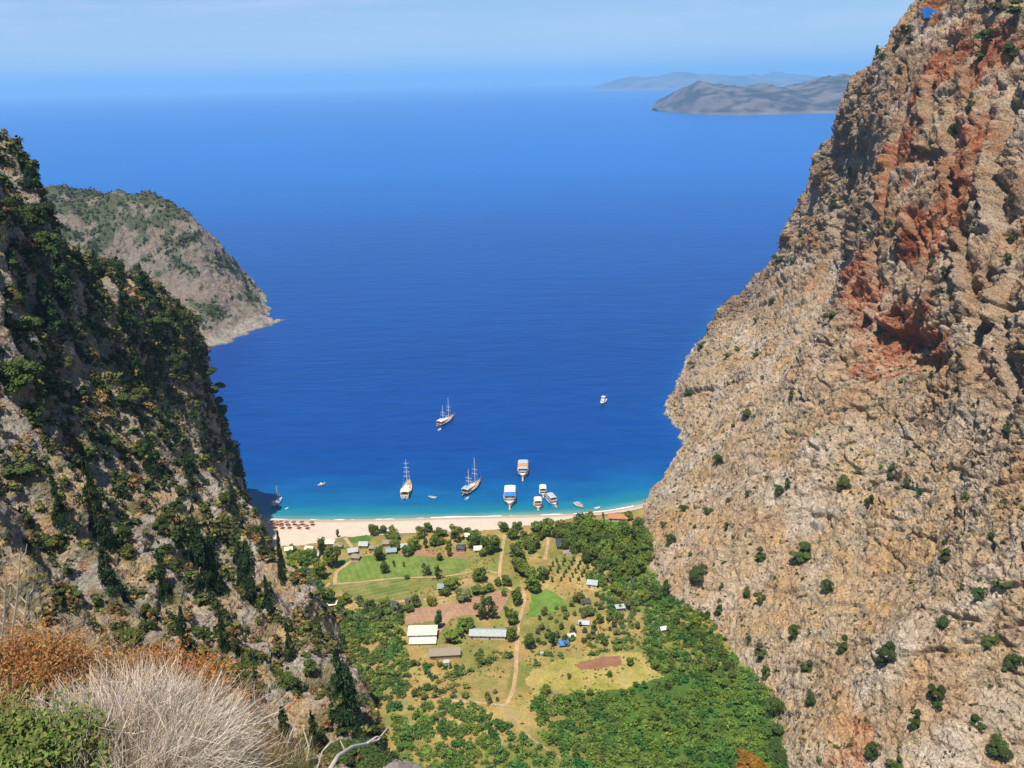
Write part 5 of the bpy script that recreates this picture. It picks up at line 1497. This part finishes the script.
# ================================================================== BEACH
def parasol_proto():
    e = empty('beach_parasol')
    MB().tube([(0, 0, -.3), (0, 0, 2.3)], .06, 6).build('pole', M['bark'], e)
    mb = MB(); n = 12; rng = random.Random(4)
    ring = [(math.cos(6.283 * k / n) * (1.75 + rng.uniform(-.1, .1)), math.sin(6.283 * k / n) * (1.75 + rng.uniform(-.1, .1)), 2.0 + rng.uniform(-.06, .06)) for k in range(n)]
    mid = [(x * .5, y * .5, 2.52) for x, y, z in ring]
    under = [(x * .9, y * .9, z - .02) for x, y, z in ring]
    vs = [(0, 0, 2.85)] + mid + ring + under + [(0, 0, 2.6)]
    fs = [(0, 1 + k, 1 + (k + 1) % n) for k in range(n)] + [(1 + k, 1 + n + k, 1 + n + (k + 1) % n, 1 + (k + 1) % n) for k in range(n)]
    fs += [(1 + n + k, 1 + 2 * n + k, 1 + 2 * n + (k + 1) % n, 1 + n + (k + 1) % n) for k in range(n)] + [(1 + 2 * n + k, 1 + 3 * n, 1 + 2 * n + (k + 1) % n) for k in range(n)]
    mb.add(vs, fs).build('thatch_canopy', M['thatch'], e)
    return e
def lounger_proto():
    e = empty('sun_lounger')
    MB().box((-.15, 0, .32), (1.3, .62, .1)).build('seat', M['orange'], e)
    b = MB(); b.add([(.5, -.31, .3), (.5, .31, .3), (1.0, .31, .75), (1.0, -.31, .75), (.5, -.31, .2), (.5, .31, .2), (1.05, .31, .65), (1.05, -.31, .65)], [(0, 1, 2, 3), (7, 6, 5, 4), (0, 4, 5, 1), (1, 5, 6, 2), (2, 6, 7, 3), (3, 7, 4, 0)])
    b.build('backrest', M['orange'], e)
    for x in (-.7, .5):
        for sg in (1, -1): MB().box((x, sg * .26, .13), (.07, .07, .3)).build('leg', M['plank'], e)
    return e
PR = [(272.5, 524.5), (277, 525.2), (281, 524.6), (287, 525), (294, 525), (302, 525), (312, 525.2)]
PR2 = [(274.5, 528.5), (282, 528.6), (289, 528.4), (298.5, 528.6), (307, 528.8)]
pp = parasol_proto(); lp = lounger_proto(); first = True
for row, lst in (('front row by the water', PR), ('second row on the sand', PR2)):
    for k, (px, py) in enumerate(lst):
        p = GG(px, py); o = pp if first else copy_tree(pp)
        o.location = (p[0], p[1], p[2] + .1); o.rotation_euler = (0, 0, k * .7); o.scale = (.88, .88, .95)
        tag(o, f'red brown thatched parasol, {row}, {ORD[k]} from the dark cliff', 'parasol', 'thatched parasols on the beach')
        l = lp if first else copy_tree(lp)
        l.location = (p[0] + 1.4, p[1] - 1.2, p[2] + .1); l.rotation_euler = (0, 0, -1.7 + .2 * math.sin(k * 3))
        tag(l, f'orange sun lounger beside the {ORD[k]} parasol of the {row}', 'sun lounger', 'sun loungers on the beach')
        first = False

# ================================================================== BUILDINGS
def roof_slab(mb, pts, th=.14):
    """a roof plane from four corners, with thickness"""
    a, b, c, d = [Vector(p) for p in pts]; n = (b - a).cross(d - a).normalized() * th
    mb.add([*pts, *[tuple(Vector(p) - n) for p in pts]], [(0, 1, 2, 3), (7, 6, 5, 4), (0, 4, 5, 1), (1, 5, 6, 2), (2, 6, 7, 3), (3, 7, 4, 0)])
def house(name, label, px, py, w, d, h, rise, wallmat, roofmat, rz=0.0, kind='gable', doors=1, wins=2, over=.35, group=None, cat='house', porch=False):
    """front faces the viewer's side (-y)"""
    p = GG(float(px), float(py))
    e = empty(name, (p[0], p[1], p[2] - .05), R(rz)); tag(e, label, cat, group)
    wl_ = MB()
    if kind == 'gable':
        wl_.add([(-w/2, -d/2, 0), (w/2, -d/2, 0), (w/2, d/2, 0), (-w/2, d/2, 0), (-w/2, -d/2, h), (w/2, -d/2, h), (w/2, d/2, h), (-w/2, d/2, h), (-w/2, 0, h + rise), (w/2, 0, h + rise)],
                [(0, 1, 5, 4), (2, 3, 7, 6), (1, 2, 6, 9, 5), (3, 0, 4, 8, 7), (3, 2, 1, 0)])
    elif kind == 'mono':
        wl_.add([(-w/2, -d/2, 0), (w/2, -d/2, 0), (w/2, d/2, 0), (-w/2, d/2, 0), (-w/2, -d/2, h), (w/2, -d/2, h), (w/2, d/2, h + rise), (-w/2, d/2, h + rise)],
                [(0, 1, 5, 4), (1, 2, 6, 5), (2, 3, 7, 6), (3, 0, 4, 7), (3, 2, 1, 0)])
    else:
        wl_.box((0, 0, h / 2), (w, d, h))
    wall = wl_.build('wall', wallmat, e)
    rf = MB(); o = over
    if kind == 'gable':
        k = rise / (d / 2)
        roof_slab(rf, [(-w/2 - o, -d/2 - o, h - o * k + .05), (w/2 + o, -d/2 - o, h - o * k + .05), (w/2 + o, 0, h + rise + .05), (-w/2 - o, 0, h + rise + .05)])
        roof_slab(rf, [(w/2 + o, d/2 + o, h - o * k + .05), (-w/2 - o, d/2 + o, h - o * k + .05), (-w/2 - o, .01, h + rise + .052), (w/2 + o, .01, h + rise + .052)])
    elif kind == 'mono':
        k = rise / d
        roof_slab(rf, [(-w/2 - o, -d/2 - o, h - o * k + .15), (w/2 + o, -d/2 - o, h - o * k + .15), (w/2 + o, d/2 + o, h + rise + o * k + .15), (-w/2 - o, d/2 + o, h + rise + o * k + .15)])
    else:
        a = [(-w/2 - o, -d/2 - o), (w/2 + o, -d/2 - o), (w/2 + o, d/2 + o), (-w/2 - o, d/2 + o)]
        if rise > 0.3:
            rf.add([(x, y, h - .05) for x, y in a] + [(0 if w < d * 1.3 else sx * (w - d) * .5, 0, h + rise) for sx in (-1, 1)], [(0, 1, 5, 4), (1, 2, 5), (2, 3, 4, 5), (3, 0, 4), (3, 2, 1, 0)])
        else: rf.prism(a, h, h + .18)
    rf.build('roof', roofmat, e)
    slots = doors + wins
    for k in range(slots):
        x = -w / 2 + w * (k + .5) / slots
        if k % max(1, slots // max(doors, 1)) == 0 and doors:
            dd = MB().box((x, -d/2 - .03, min(h * .42, 1.0)), (min(.95, w * .3), .07, min(h * .82, 2.0))).build('door', M['door'], e)
            MB().box((x + .3, -d/2 - .09, min(h * .42, 1.0)), (.06, .05, .18)).build('handle', M['alu'], dd)
            doors -= 1
        else:
            f = MB().box((x, -d/2 - .025, h * .56), (min(1.0, w * .25), .06, h * .32)).build('window', M['white'], e)
            MB().box((x, -d/2 - .045, h * .56), (min(.8, w * .2), .06, h * .24)).build('pane', M['glass'], f)
    if porch:
        MB().box((0, -d/2 - .9, .12), (w * .95, 1.7, .2)).build('porch', M['plank'], e)
    return e
def tent(name, label, px, py, w, d, h, mat, rz=0, group=None, open_=True, cat='tent'):
    p = GG(float(px), float(py)); e = empty(name, (p[0], p[1], p[2]), R(rz)); tag(e, label, cat, group)
    mb = MB(); n = 6; vs = []
    for i in range(n + 1):
        x = (i / n - .5) * w
        for j in range(n + 1):
            y = (j / n - .5) * d
            z = h * (1 - (abs(2 * y / d)) ** 1.25 * .55) - .16 * h * math.sin(i * 1.9) * math.sin(j * 1.4) * .6
            vs.append((x, y, z))
    m = n + 1
    top = len(vs); vs2 = vs + [(x, y, z - .05) for x, y, z in vs]
    fs = [(i * m + j, (i + 1) * m + j, (i + 1) * m + j + 1, i * m + j + 1) for i in range(n) for j in range(n)]
    fs += [(top + i * m + j + 1, top + (i + 1) * m + j + 1, top + (i + 1) * m + j, top + i * m + j) for i in range(n) for j in range(n)]
    mb.add(vs2, fs).build('canopy', mat, e)
    for sx in (-1, 1):
        for sy in (-1, 1): MB().tube([(sx * w * .48, sy * d * .46, -.1), (sx * w * .48, sy * d * .46, h * .5)], .05, 5).build('pole', M['plank'], e)
    MB().box((0, d * .3, h * .3), (w * .85, .06, h * .5)).build('back_panel', M['plank'], e)
    return e
# the two main houses beside the brown field
e = house('cream_roofed_house', 'large house with two stepped cream roofs beside the brown field', 423, 637, 13.2, 6.0, 3.2, .9, M['plaster'], M['roofcream'], 0, 'mono', 2, 3, .3)
w, d = 12.2, 4.2
v = MB(); v.add([(-w/2 + .5, -7.4, 0), (w/2 + .5, -7.4, 0), (w/2 + .5, -3.3, 0), (-w/2 + .5, -3.3, 0), (-w/2 + .5, -7.4, 1.7), (w/2 + .5, -7.4, 1.7), (w/2 + .5, -3.3, 2.2), (-w/2 + .5, -3.3, 2.2)], [(0, 1, 5, 4), (1, 2, 6, 5), (2, 3, 7, 6), (3, 0, 4, 7)])
v.build('lean_to_wall', M['plaster'], e)
r = MB(); roof_slab(r, [(-w/2 + .3, -7.8, 1.8), (w/2 + .7, -7.8, 1.8), (w/2 + .7, -3.6, 2.4), (-w/2 + .3, -3.6, 2.4)]); r.build('lean_to_roof', M['roofcream'], e)
house('long_grey_roofed_house', 'long low whitewashed house with pale grey green roof under the tall sparse trees', 488, 636, 16.5, 5.6, 2.3, 1.3, M['plaster'], M['roofgrey'], -4, 'gable', 3, 5, .5)
house('low_shed', 'long low shed with weathered grey brown roof below the cream roofed house', 445, 656, 13.5, 4.2, 1.9, .5, M['plank'], M['thatchgrey'], 3, 'mono', 2, 3, .4, None, 'shed')
house('shed', 'small whitewashed box hut below the weathered long shed', 446.5, 666, 2.6, 2.2, 2.4, .1, M['plaster'], M['rubber'], 8, 'flat', 1, 0, .1, None, 'hut')
house('red_roofed_house', 'house with red tiled roof at the cliff end of the beach', 618, 520, 11, 6, 2.8, 1.5, M['plaster'], M['rooftile'], -8, 'gable', 1, 3, .5)
house('pavilion', 'open sided dark roofed pavilion in the grove above the orchard', 565, 546, 9, 8, 2.6, 1.6, M['plank'], M['roofdark'], 4, 'hip', 1, 2, .7, None, 'pavilion')
house('terrace_building', 'flat tan walled terrace below the dark roofed pavilion', 570, 554, 8, 4.0, 1.4, .1, M['plaster'], M['thatchgrey'], 3, 'flat', 1, 3, .1, None, 'terrace')
house('whitewashed_house', 'long whitewashed house with a black roof half hidden by the dark cliff', 312, 592, 4.2, 11, 2.8, 1.2, M['plaster'], M['roofdark'], 25, 'gable', 1, 1, .3)
house('flat_roofed_hut', 'beige flat roofed hut at the foot of the dark cliff', 301, 609, 5.5, 4, 2.2, .1, M['plaster'], M['roofcream'], 12, 'flat', 1, 1, .2, None, 'hut')
house('grey_roofed_cottage', 'little cottage with blue grey roof between orchard and scrub', 592.5, 586, 5, 4.5, 2.4, 1.3, M['plaster'], M['roofgrey'], -15, 'gable', 1, 1, .4)
HUTS = [  # label, x, y, w, d, h, rise, wall, roof, turn, kind
 ('tiny cream cabin alone at the dark cliff end of the huts', 289, 552, 4, 3.6, 2.3, 1.1, 'plaster', 'roofcream', 10, 'gable'),
 ('white walled hut beside the tiny cream cabin', 310, 551, 4.4, 3.6, 2.2, 1.1, 'plaster', 'plaster', -12, 'gable'),
 ('beach hut with broad pale thatched roof nearest the sand', 329, 545, 6, 4.5, 2.2, 1.6, 'plank', 'roofcream', 0, 'hip'),
 ('beach hut with weathered grey thatch beside the broad pale one', 338, 548, 4.6, 4.2, 2.1, 1.6, 'plank', 'thatchgrey', 8, 'hip'),
 ('beach hut with grey roof beside the garden plot', 364, 547, 4.8, 4, 2.2, 1.4, 'plank', 'roofgrey', -6, 'gable'),
 ('beach hut with slate grey roof at the corner above the green field', 353, 553, 5, 4, 2.0, 1.3, 'plank', 'roofgrey', 14, 'gable'),
 ('dark roofed beach hut lowest of the row by the green field', 356, 559, 4.6, 4, 2.0, 1.4, 'plank', 'thatchgrey', -10, 'hip'),
 ('grey beach hut pressed against the largest dark tree', 315, 557, 4.2, 4, 2.0, 1.2, 'plank', 'roofgrey', 5, 'gable'),
 ('long low hut with dark flat roof under the trees at the cliff side', 308, 574, 6.5, 4, 2.0, .1, 'plank', 'roofdark', 10, 'flat'),
 ('beach hut with pale straw thatch in the middle of the treeline', 387, 545, 5, 4.4, 2.1, 1.5, 'plank', 'thatchgrey', 0, 'hip'),
 ('pale teal roofed hut above the small saplings', 391.5, 553, 5.4, 4, 2.1, 1.2, 'plank', 'tarpteal', 6, 'gable'),
 ('small grey hut between two trees above the green field', 373, 550, 3.8, 3.6, 2.1, 1.3, 'plank', 'thatchgrey', -8, 'hip'),
 ('white fronted hut with dark doorway behind the light green tree', 405, 549, 4.2, 3.6, 2.4, 1.2, 'plaster', 'roofgrey', 0, 'gable'),
 ('dark brown hut at the end of the brown plot', 461, 550, 4.6, 4.2, 2.2, 1.4, 'plank', 'roofdark', -5, 'hip'),
 ('white roofed hut beside the beach pair of trees', 478, 552, 4, 2.8, 2.0, .8, 'plaster', 'plaster', 4, 'mono'),
 ('tan hut between the treeline and the sand', 469, 538, 4.2, 3.6, 2.1, 1.2, 'plaster', 'roofcream', -9, 'gable'),
 ('dark hut beside the very dark tree in the olive planting', 585, 604, 4.2, 3.6, 2.1, 1.2, 'plaster', 'roofdark', 10, 'gable'),
 ('pale flat hut in the olive planting nearest the scrub', 615, 591, 3.2, 2.6, 2.0, .1, 'plaster', 'thatchgrey', -6, 'flat'),
 ('grey flat roofed hut swallowed by the scrub', 620, 610, 4, 3, 2.0, .1, 'plank', 'rubber', 8, 'flat'),
 ('white hut alone in the scrub below the cliff foot lane', 663, 631, 2.4, 2.0, 1.8, .8, 'plaster', 'white', 15, 'gable'),
]
for lab, px, py, w, d, h, rs_, wm, rm, rz, kd in HUTS:
    house('beach_hut', lab, px, py, w, d, h, rs_, M[wm], M[rm], rz, kd, 1, 1, .4, 'huts of the valley', 'hut', kd == 'hip')
TENTS = [
 ('tan camping shelter beside the bluish tree below the huts', 332, 605, 6, 4.5, 2.6, 'roofcream', 15),
 ('black camping shelter in the thicket below the green field', 393, 606, 5, 4.5, 2.6, 'roofdark', -10),
 ('dark grey camping shelter at the end of the thicket beside the lane', 411, 603, 6, 4.5, 2.6, 'roofdark', 12),
 ('pale teal tarpaulin shelter beside the flat green crown', 444, 588, 7, 5, 2.8, 'tarpteal', 4),
 ('grey tarpaulin shelter in the middle of the olive planting', 584, 624, 5.5, 4, 2.0, 'rubber', -8),
 ('bright blue tarpaulin tent in the middle of the camp', 563.5, 645, 4.6, 4, 2.4, 'tarpblue', 6),
 ('white tarpaulin tent at the path side of the camp', 531, 647, 3.6, 3.2, 2.2, 'white', -12),
 ('grey blue tarpaulin lying low at the near edge of the camp', 544, 654, 3.5, 2.4, 1.2, 'rubber', 5),
 ('pale pink tent at the far side of the camp', 571, 637, 4, 3.4, 2.0, 'plaster', 14),
 ('orange tan tent between trees of the camp', 556, 636, 3.6, 3.0, 2.0, 'orange', -14),
]
for lab, px, py, w, d, h, mt, rz in TENTS:
    tent('camp_tent', lab, px, py, w, d, h, M[mt], rz, 'shelters and tents of the valley')
# the blue patch on the cliff top
p, nrm = hit('right', 929, 20)
if p is None: p, nrm = hit('right', 935, 22)
e = empty('tarpaulin', tuple(p + np.array([-1.0, -1.0, 0.0]))); tag(e, 'small bright blue tarpaulin sheet hanging on the edge of the cliff top', 'tarpaulin')
mb = MB(); q = []
for i in range(5):
    for j in range(4):
        q.append(((i / 4 - .5) * 9.5 * (1 - .12 * j), -.4 * math.sin(i * 1.7) - .6 * j / 3, 6.2 - 5.6 * j / 3 + .9 * math.sin(i * 1.1)))
qq = q + [(x, y + .06, z) for x, y, z in q]
mb.add(qq, [(i * 4 + j, i * 4 + j + 1, (i + 1) * 4 + j + 1, (i + 1) * 4 + j) for i in range(4) for j in range(3)] + [(20 + (i + 1) * 4 + j, 20 + (i + 1) * 4 + j + 1, 20 + i * 4 + j + 1, 20 + i * 4 + j) for i in range(4) for j in range(3)])
mb.build('sheet', M['tarpblue'], e)
for x in (-4.4, 4.4): MB().tube([(x, .12, -3.0), (x, .12, 6.6)], .12, 6).build('pole', M['plank'], e)

# ================================================================== THE NEAR SLOPE
def near_net():
    rows = []
    edge = [(-260, 560, 7.5), (-60, 618, 7.4), (40, 652, 7.2), (120, 684, 7.0), (190, 716, 7.0), (250, 752, 7.2), (310, 782, 8.2), (352, 788, 10.5), (394, 772, 12.5), (440, 806, 12.5), (480, 860, 11.5)]
    for px, py, y in edge:
        E = at(px, py, y)
        n1 = at(px - 10, py + 110, y * .62); n2 = np.array([E[0] * .4, .6, 248.0]); n2[2] = max(n1[2] + .8, 247.6); n2[2] = min(n2[2], 248.2)
        n3 = np.array([E[0] * .35, -3.0, 249.0])
        out = E + np.array([.35, 1.2, -1.8]); out2 = E + np.array([1.2, 4.5, -12.0]); out3 = E + np.array([2.5, 9.0, -34.0])
        rows.append([n3, n2, n1, E, out, out2, out3])
    return rows
B_, n_, tu_, tv_ = patch(near_net(), 240, 200)
p_ = B_.reshape(-1, 3); nn_ = n_.reshape(-1, 3)
if nn_[:, 2].mean() < 0: nn_ = -nn_
d_ = .16 * fbm(p_ / .9, 4) + .10 * ridged(p_ / .5, 2) + .25 * fbm(p_ / 3.0, 2)
Qn = p_ + nn_ * d_[:, None]
Nn = normals_of(Qn.reshape(B_.shape)).reshape(-1, 3); Nn = Nn * np.sign(Nn[:, 2].mean())
cn = lerp(np.tile([.20, .125, .055], (len(Qn), 1)), np.array([.30, .20, .09]), sstep(-.3, .3, fbm(Qn / .4, 4)))
stone = np.maximum(sstep(.0, .3, fbm(Qn / 1.3 + 8, 3)), sstep(9.2, 10.2, Qn[:, 1]))
cn = lerp(cn, np.array([.36, .31, .25]), stone * .85)
near_slope = link('near_slope', mesh_np('near_slope', Qn, grid_quads(*B_.shape[:2]), cn, mat=M['soil'])); tag(near_slope, kind='structure')
bpy.context.view_layer.update()
def near_hit(px, py):
    d = ray(float(px), float(py)); d = d / np.linalg.norm(d)
    ok, loc, nor, i = near_slope.ray_cast(Vector(CAM), Vector(d))
    return np.array(loc) if ok else None
def near_z(x, y):
    ok, loc, nor, i = near_slope.ray_cast(Vector((x, y, 262)), Vector((0, 0, -1)))
    return loc[2] if ok else 246.0
def stems(base, n, r0, h, spread, width, rng, cols, droop=.25, twigs=2, seg=4, upright=.5, squash=1.0):
    """thin tapering stems from a patch of ground: ribbons with side twigs; returns verts, quads, colours and the tips"""
    a = rng.rand(n) * 6.283; r = r0 * np.sqrt(rng.rand(n))
    P0 = np.stack([r * np.cos(a), r * np.sin(a) * squash, np.zeros(n)], -1)
    out = rng.rand(n) ** .6
    az = a + rng.normal(size=n) * .5
    el = np.pi / 2 - spread * out * 1.25
    D = np.stack([np.cos(az) * np.cos(el), np.sin(az) * np.cos(el), np.sin(el)], -1)
    Ln = h * (.65 + .5 * rng.rand(n))
    paths = [P0]; dirs = D.copy(); cur = P0.copy()
    for k in range(seg):
        dirs = dirs + rng.normal(size=(n, 3)) * .16 + np.array([0, 0, -droop * k / seg]) * .35
        dirs /= np.linalg.norm(dirs, axis=1)[:, None]
        cur = cur + dirs * (Ln / seg)[:, None]; paths.append(cur.copy())
    PP = np.stack(paths, 1); WW = np.linspace(1, .45, seg + 1)[None, :] * np.full((n, 1), width); CI = rng.randint(len(cols), size=n)
    allP, allW, allC = [PP], [WW], [CI]
    for t in range(twigs):
        k = rng.randint(1, seg, size=n); st = PP[np.arange(n), k]
        dd = PP[np.arange(n), k + 1] - st; dd /= np.linalg.norm(dd, axis=1)[:, None]
        dd = dd + rng.normal(size=(n, 3)) * .55; dd /= np.linalg.norm(dd, axis=1)[:, None]
        tw = [st]; c = st.copy()
        for q in range(seg):
            c = c + (dd + rng.normal(size=(n, 3)) * .15) * (Ln * .34 / seg)[:, None]; tw.append(c.copy())
        allP.append(np.stack(tw, 1)); allW.append(np.linspace(.7, .35, seg + 1)[None, :] * np.full((n, 1), width)); allC.append(CI)
    PP = np.concatenate(allP); WW = np.concatenate(allW); CI = np.concatenate(allC); N = len(PP)
    side = rng.normal(size=(N, 1, 3)); tang = np.gradient(PP, axis=1)
    s = np.cross(tang, np.broadcast_to(side, tang.shape)); s /= np.linalg.norm(s, axis=2, keepdims=True) + 1e-9
    V = np.stack([PP - s * WW[..., None] / 2, PP + s * WW[..., None] / 2], 2)
    m = (seg + 1) * 2
    idx = np.arange(N)[:, None, None] * m + np.arange(seg)[None, :, None] * 2 + np.array([0, 1, 3, 2])[None, None, :]
    C = np.array(cols)[CI] * (.7 + .6 * rng.rand(N, 1)); C = np.repeat(C, m, 0)
    return V.reshape(-1, 3) + np.asarray(base), idx.reshape(-1, 4), C, PP[:, -1] + np.asarray(base)
def join_np(parts):
    V, F, C = [], [], []; b = 0
    for v, f, c in parts:
        V.append(v); F.append(f + b); C.append(c); b += len(v)
    return np.concatenate(V), np.concatenate(F), np.concatenate(C)
def leaf_part(tips, size, rng, cols, jit=.03, per=2, long=1.6):
    c = np.repeat(tips, per, 0) + rng.normal(size=(len(tips) * per, 3)) * jit
    V, F = leaf_quads(c, np.tile([0, -.3, 1.], (len(c), 1)), size, rng, long)
    C = np.array(cols)[rng.randint(len(cols), size=len(c))] * (.7 + .6 * rng.rand(len(c), 1))
    return V, F, np.repeat(C, 4, 0)
brs = np.random.RandomState(77)
def bush_at(px, py, lift=0.0):
    p = near_hit(px, py)
    return p
STRAW = [(.64, .55, .43), (.56, .46, .34), (.72, .64, .53), (.42, .32, .22)]
RUST = [(.34, .13, .03), (.28, .09, .025), (.40, .18, .05), (.22, .10, .04)]
BROWN = [(.26, .13, .05), (.32, .17, .06), (.20, .10, .04), (.36, .25, .10)]
GREENL = [(.10, .15, .028), (.065, .115, .02), (.15, .19, .045), (.17, .15, .05)]
def near_bush(name, label, cat, px, py, y, n, r0, h, spread, width, cols, tips=None, twigs=2, droop=.25, squash=1.0, under=None):
    p = near_hit(px, py)
    if p is None: p = at(px, py, y)
    print('bush', name, px, py, np.round(p, 2), round(float(np.linalg.norm(p - CAM)), 2))
    V, F, C, T = stems((0, 0, 0), n, r0, h, spread, width, brs, cols, droop, twigs, 4, .5, squash)
    parts = [(V, F, C)]
    me = mesh_np(name, *join_np(parts), mat=M['dry'])
    o = link(name, me); o.location = p; tag(o, label, cat)
    if tips:
        size, per, tcols, jit = tips
        lv = leaf_part(T, size, brs, tcols, jit, per)
        link('seed_heads' if 'dry' in name else 'leaves', mesh_np('leaves', *lv, mat=M['dry']), o)
    return o
near_bush('dry_bush', 'large dome of pale bleached dry stems at the very front of the slope', 'bush', 118, 796, 5.0, 5600, .37, .60, 1.15, .0042, STRAW, None, 3, .35)
near_bush('dry_bush', 'rust orange rounded dry bush rising behind the pale straw dome', 'bush', 146, 738, 6.7, 3000, .26, .53, 1.0, .0055, RUST, (.016, 2, RUST, .025), 2)
near_bush('dry_bush', 'rust brown dry bush at the corner above the green leafy plant', 'bush', 14, 706, 6.8, 1900, .34, .38, .95, .0050, BROWN + RUST[1:2], (.014, 2, BROWN + RUST[:2], .03), 2)
near_bush('dry_bush', 'brown wispy dry bush spilling down between the two rust bushes', 'bush', 90, 730, 6.0, 2200, .42, .36, 1.0, .0045, BROWN, (.012, 1, BROWN, .025), 2)
near_bush('dry_bush', 'tawny low dry bush below the pale straw dome', 'bush', 80, 800, 4.6, 1800, .40, .34, 1.1, .004, BROWN + STRAW, None, 2)
near_bush('leafy_plant', 'bright green leafy plant in the lowest corner beside the straw dome', 'plant', 2, 806, 4.4, 420, .26, .36, .85, .004, GREENL, (.021, 9, GREENL, .05), 3)
near_bush('leafy_plant', 'small bright green sprig poking out of the straw dome', 'plant', 118, 800, 4.2, 80, .1, .2, .8, .004, GREENL, (.022, 6, GREENL, .03), 2)
# dry and green grass between the bushes
gp = []
for k in range(150):
    px, py = brs.uniform(-40, 330), brs.uniform(640, 800)
    p = near_hit(px, py)
    if p is None or p[1] > 12: continue
    cols = STRAW[:2] + BROWN if brs.rand() < .72 else GREENL
    V, F, C, T = stems(p - np.array([0, 0, .02]), 80, .2, .24, .9, .0038, brs, cols, .3, 1)
    gp.append((V, F, C))
tag(link('dry_grass', mesh_np('dry_grass', *join_np(gp), mat=M['dry'])), kind='stuff')
# tall dead flower stalks
for k, (px, y, base_py, top_py, dx) in enumerate([(14, 6.6, 650, 548, 7), (3, 6.4, 655, 575, 3), (22, 6.9, 650, 590, 6)]):
    b0 = at(px - 6, base_py, y); b0[2] = min(near_z(b0[0], b0[1]), b0[2]) - .05
    t0 = at(px + dx, top_py, y)
    mb = MB(); q = [Vector(b0), Vector(b0).lerp(Vector(t0), .5) + Vector((.015, 0, 0)), Vector(t0)]
    mb.tube([v - q[0] for v in q], [.011, .009, .004], 5)
    for s in range(6):
        f = .45 + s * .09; v = Vector(b0).lerp(Vector(t0), f) - q[0]; sg = 1 if s % 2 else -1
        mb.tube([v, v + Vector((sg * .05, .02, .05)), v + Vector((sg * .075, .02, .13))], [.006, .005, .003], 4)
    o = mb.build('dead_stalk', M['deadwood'], None, tuple(q[0]))
    tag(o, ['tallest pale dead branching stalk above the rust brown corner bush', 'short dead stalk at the very edge beside the tallest stalk', 'thin dead stalk rising on the cliff side of the tallest stalk'][k], 'dead stalk')
# fallen dead branch and the boulder under it
def branch(name, label, pts, radii, subs):
    P = [Vector(at(*q)) for q in pts]
    mb = MB(); mb.tube([v - P[0] for v in P], radii, 7)
    for sub, r in subs: mb.tube([Vector(at(*q)) - P[0] for q in sub], r, 5)
    o = mb.build(name, M['deadwood'], None, tuple(P[0]), True); tag(o, label, 'branch'); return o
branch('dead_branch', 'pale bleached dead branch with a forked end lying over the boulder at the frame bottom', [(326, 776, 9.6), (338, 756, 10.2), (352, 747, 10.8), (366, 744, 11.4), (378, 740, 11.8), (388, 727, 12.0)], [.034, .031, .028, .024, .018, .008],
       [([(366, 744, 11.4), (376, 737, 11.6), (384, 736, 11.7)], [.022, .014, .006]), ([(345, 751, 10.5), (340, 740, 10.6)], [.018, .006])])
for k, (a, b, c) in enumerate([((292, 772), (286, 745), (296, 722)), ((304, 776), (309, 748), (303, 728)), ((284, 770), (272, 750), (262, 738)), ((314, 780), (322, 752), (333, 738))]):
    branch('bare_twig', ['bare grey twig leaning in front of the bright leafy bush', 'bare grey upright twig beside the dead branch', 'bare twig bending towards the straw dome', 'bare forked twig crossing near the dead branch'][k],
           [(*a, 8.2), (*b, 8.4), (*c, 8.6)], [.012, .009, .004], [([(*b, 8.4), ((b[0] + c[0]) / 2 + 6, b[1] - 12, 8.5)], [.007, .003])])
# ---------------------------------------------------------------- the air over the sea
def build_haze(density=5.6e-5):
    mb = MB(); S = 200000.0
    mb.box((0, 0, 460.0), (2 * S, 2 * S, 984))
    m = bpy.data.materials.new('haze'); m.use_nodes = True
    nt = m.node_tree; nt.nodes.clear()
    out = nt.nodes.new('ShaderNodeOutputMaterial'); v = nt.nodes.new('ShaderNodeVolumePrincipled')
    v.inputs['Color'].default_value = (.34, .66, .90, 1); v.inputs['Density'].default_value = density
    v.inputs['Anisotropy'].default_value = 0.0
    nt.links.new(v.outputs[0], out.inputs['Volume'])
    o = mb.build('haze', m); tag(o, kind='stuff')
build_haze()
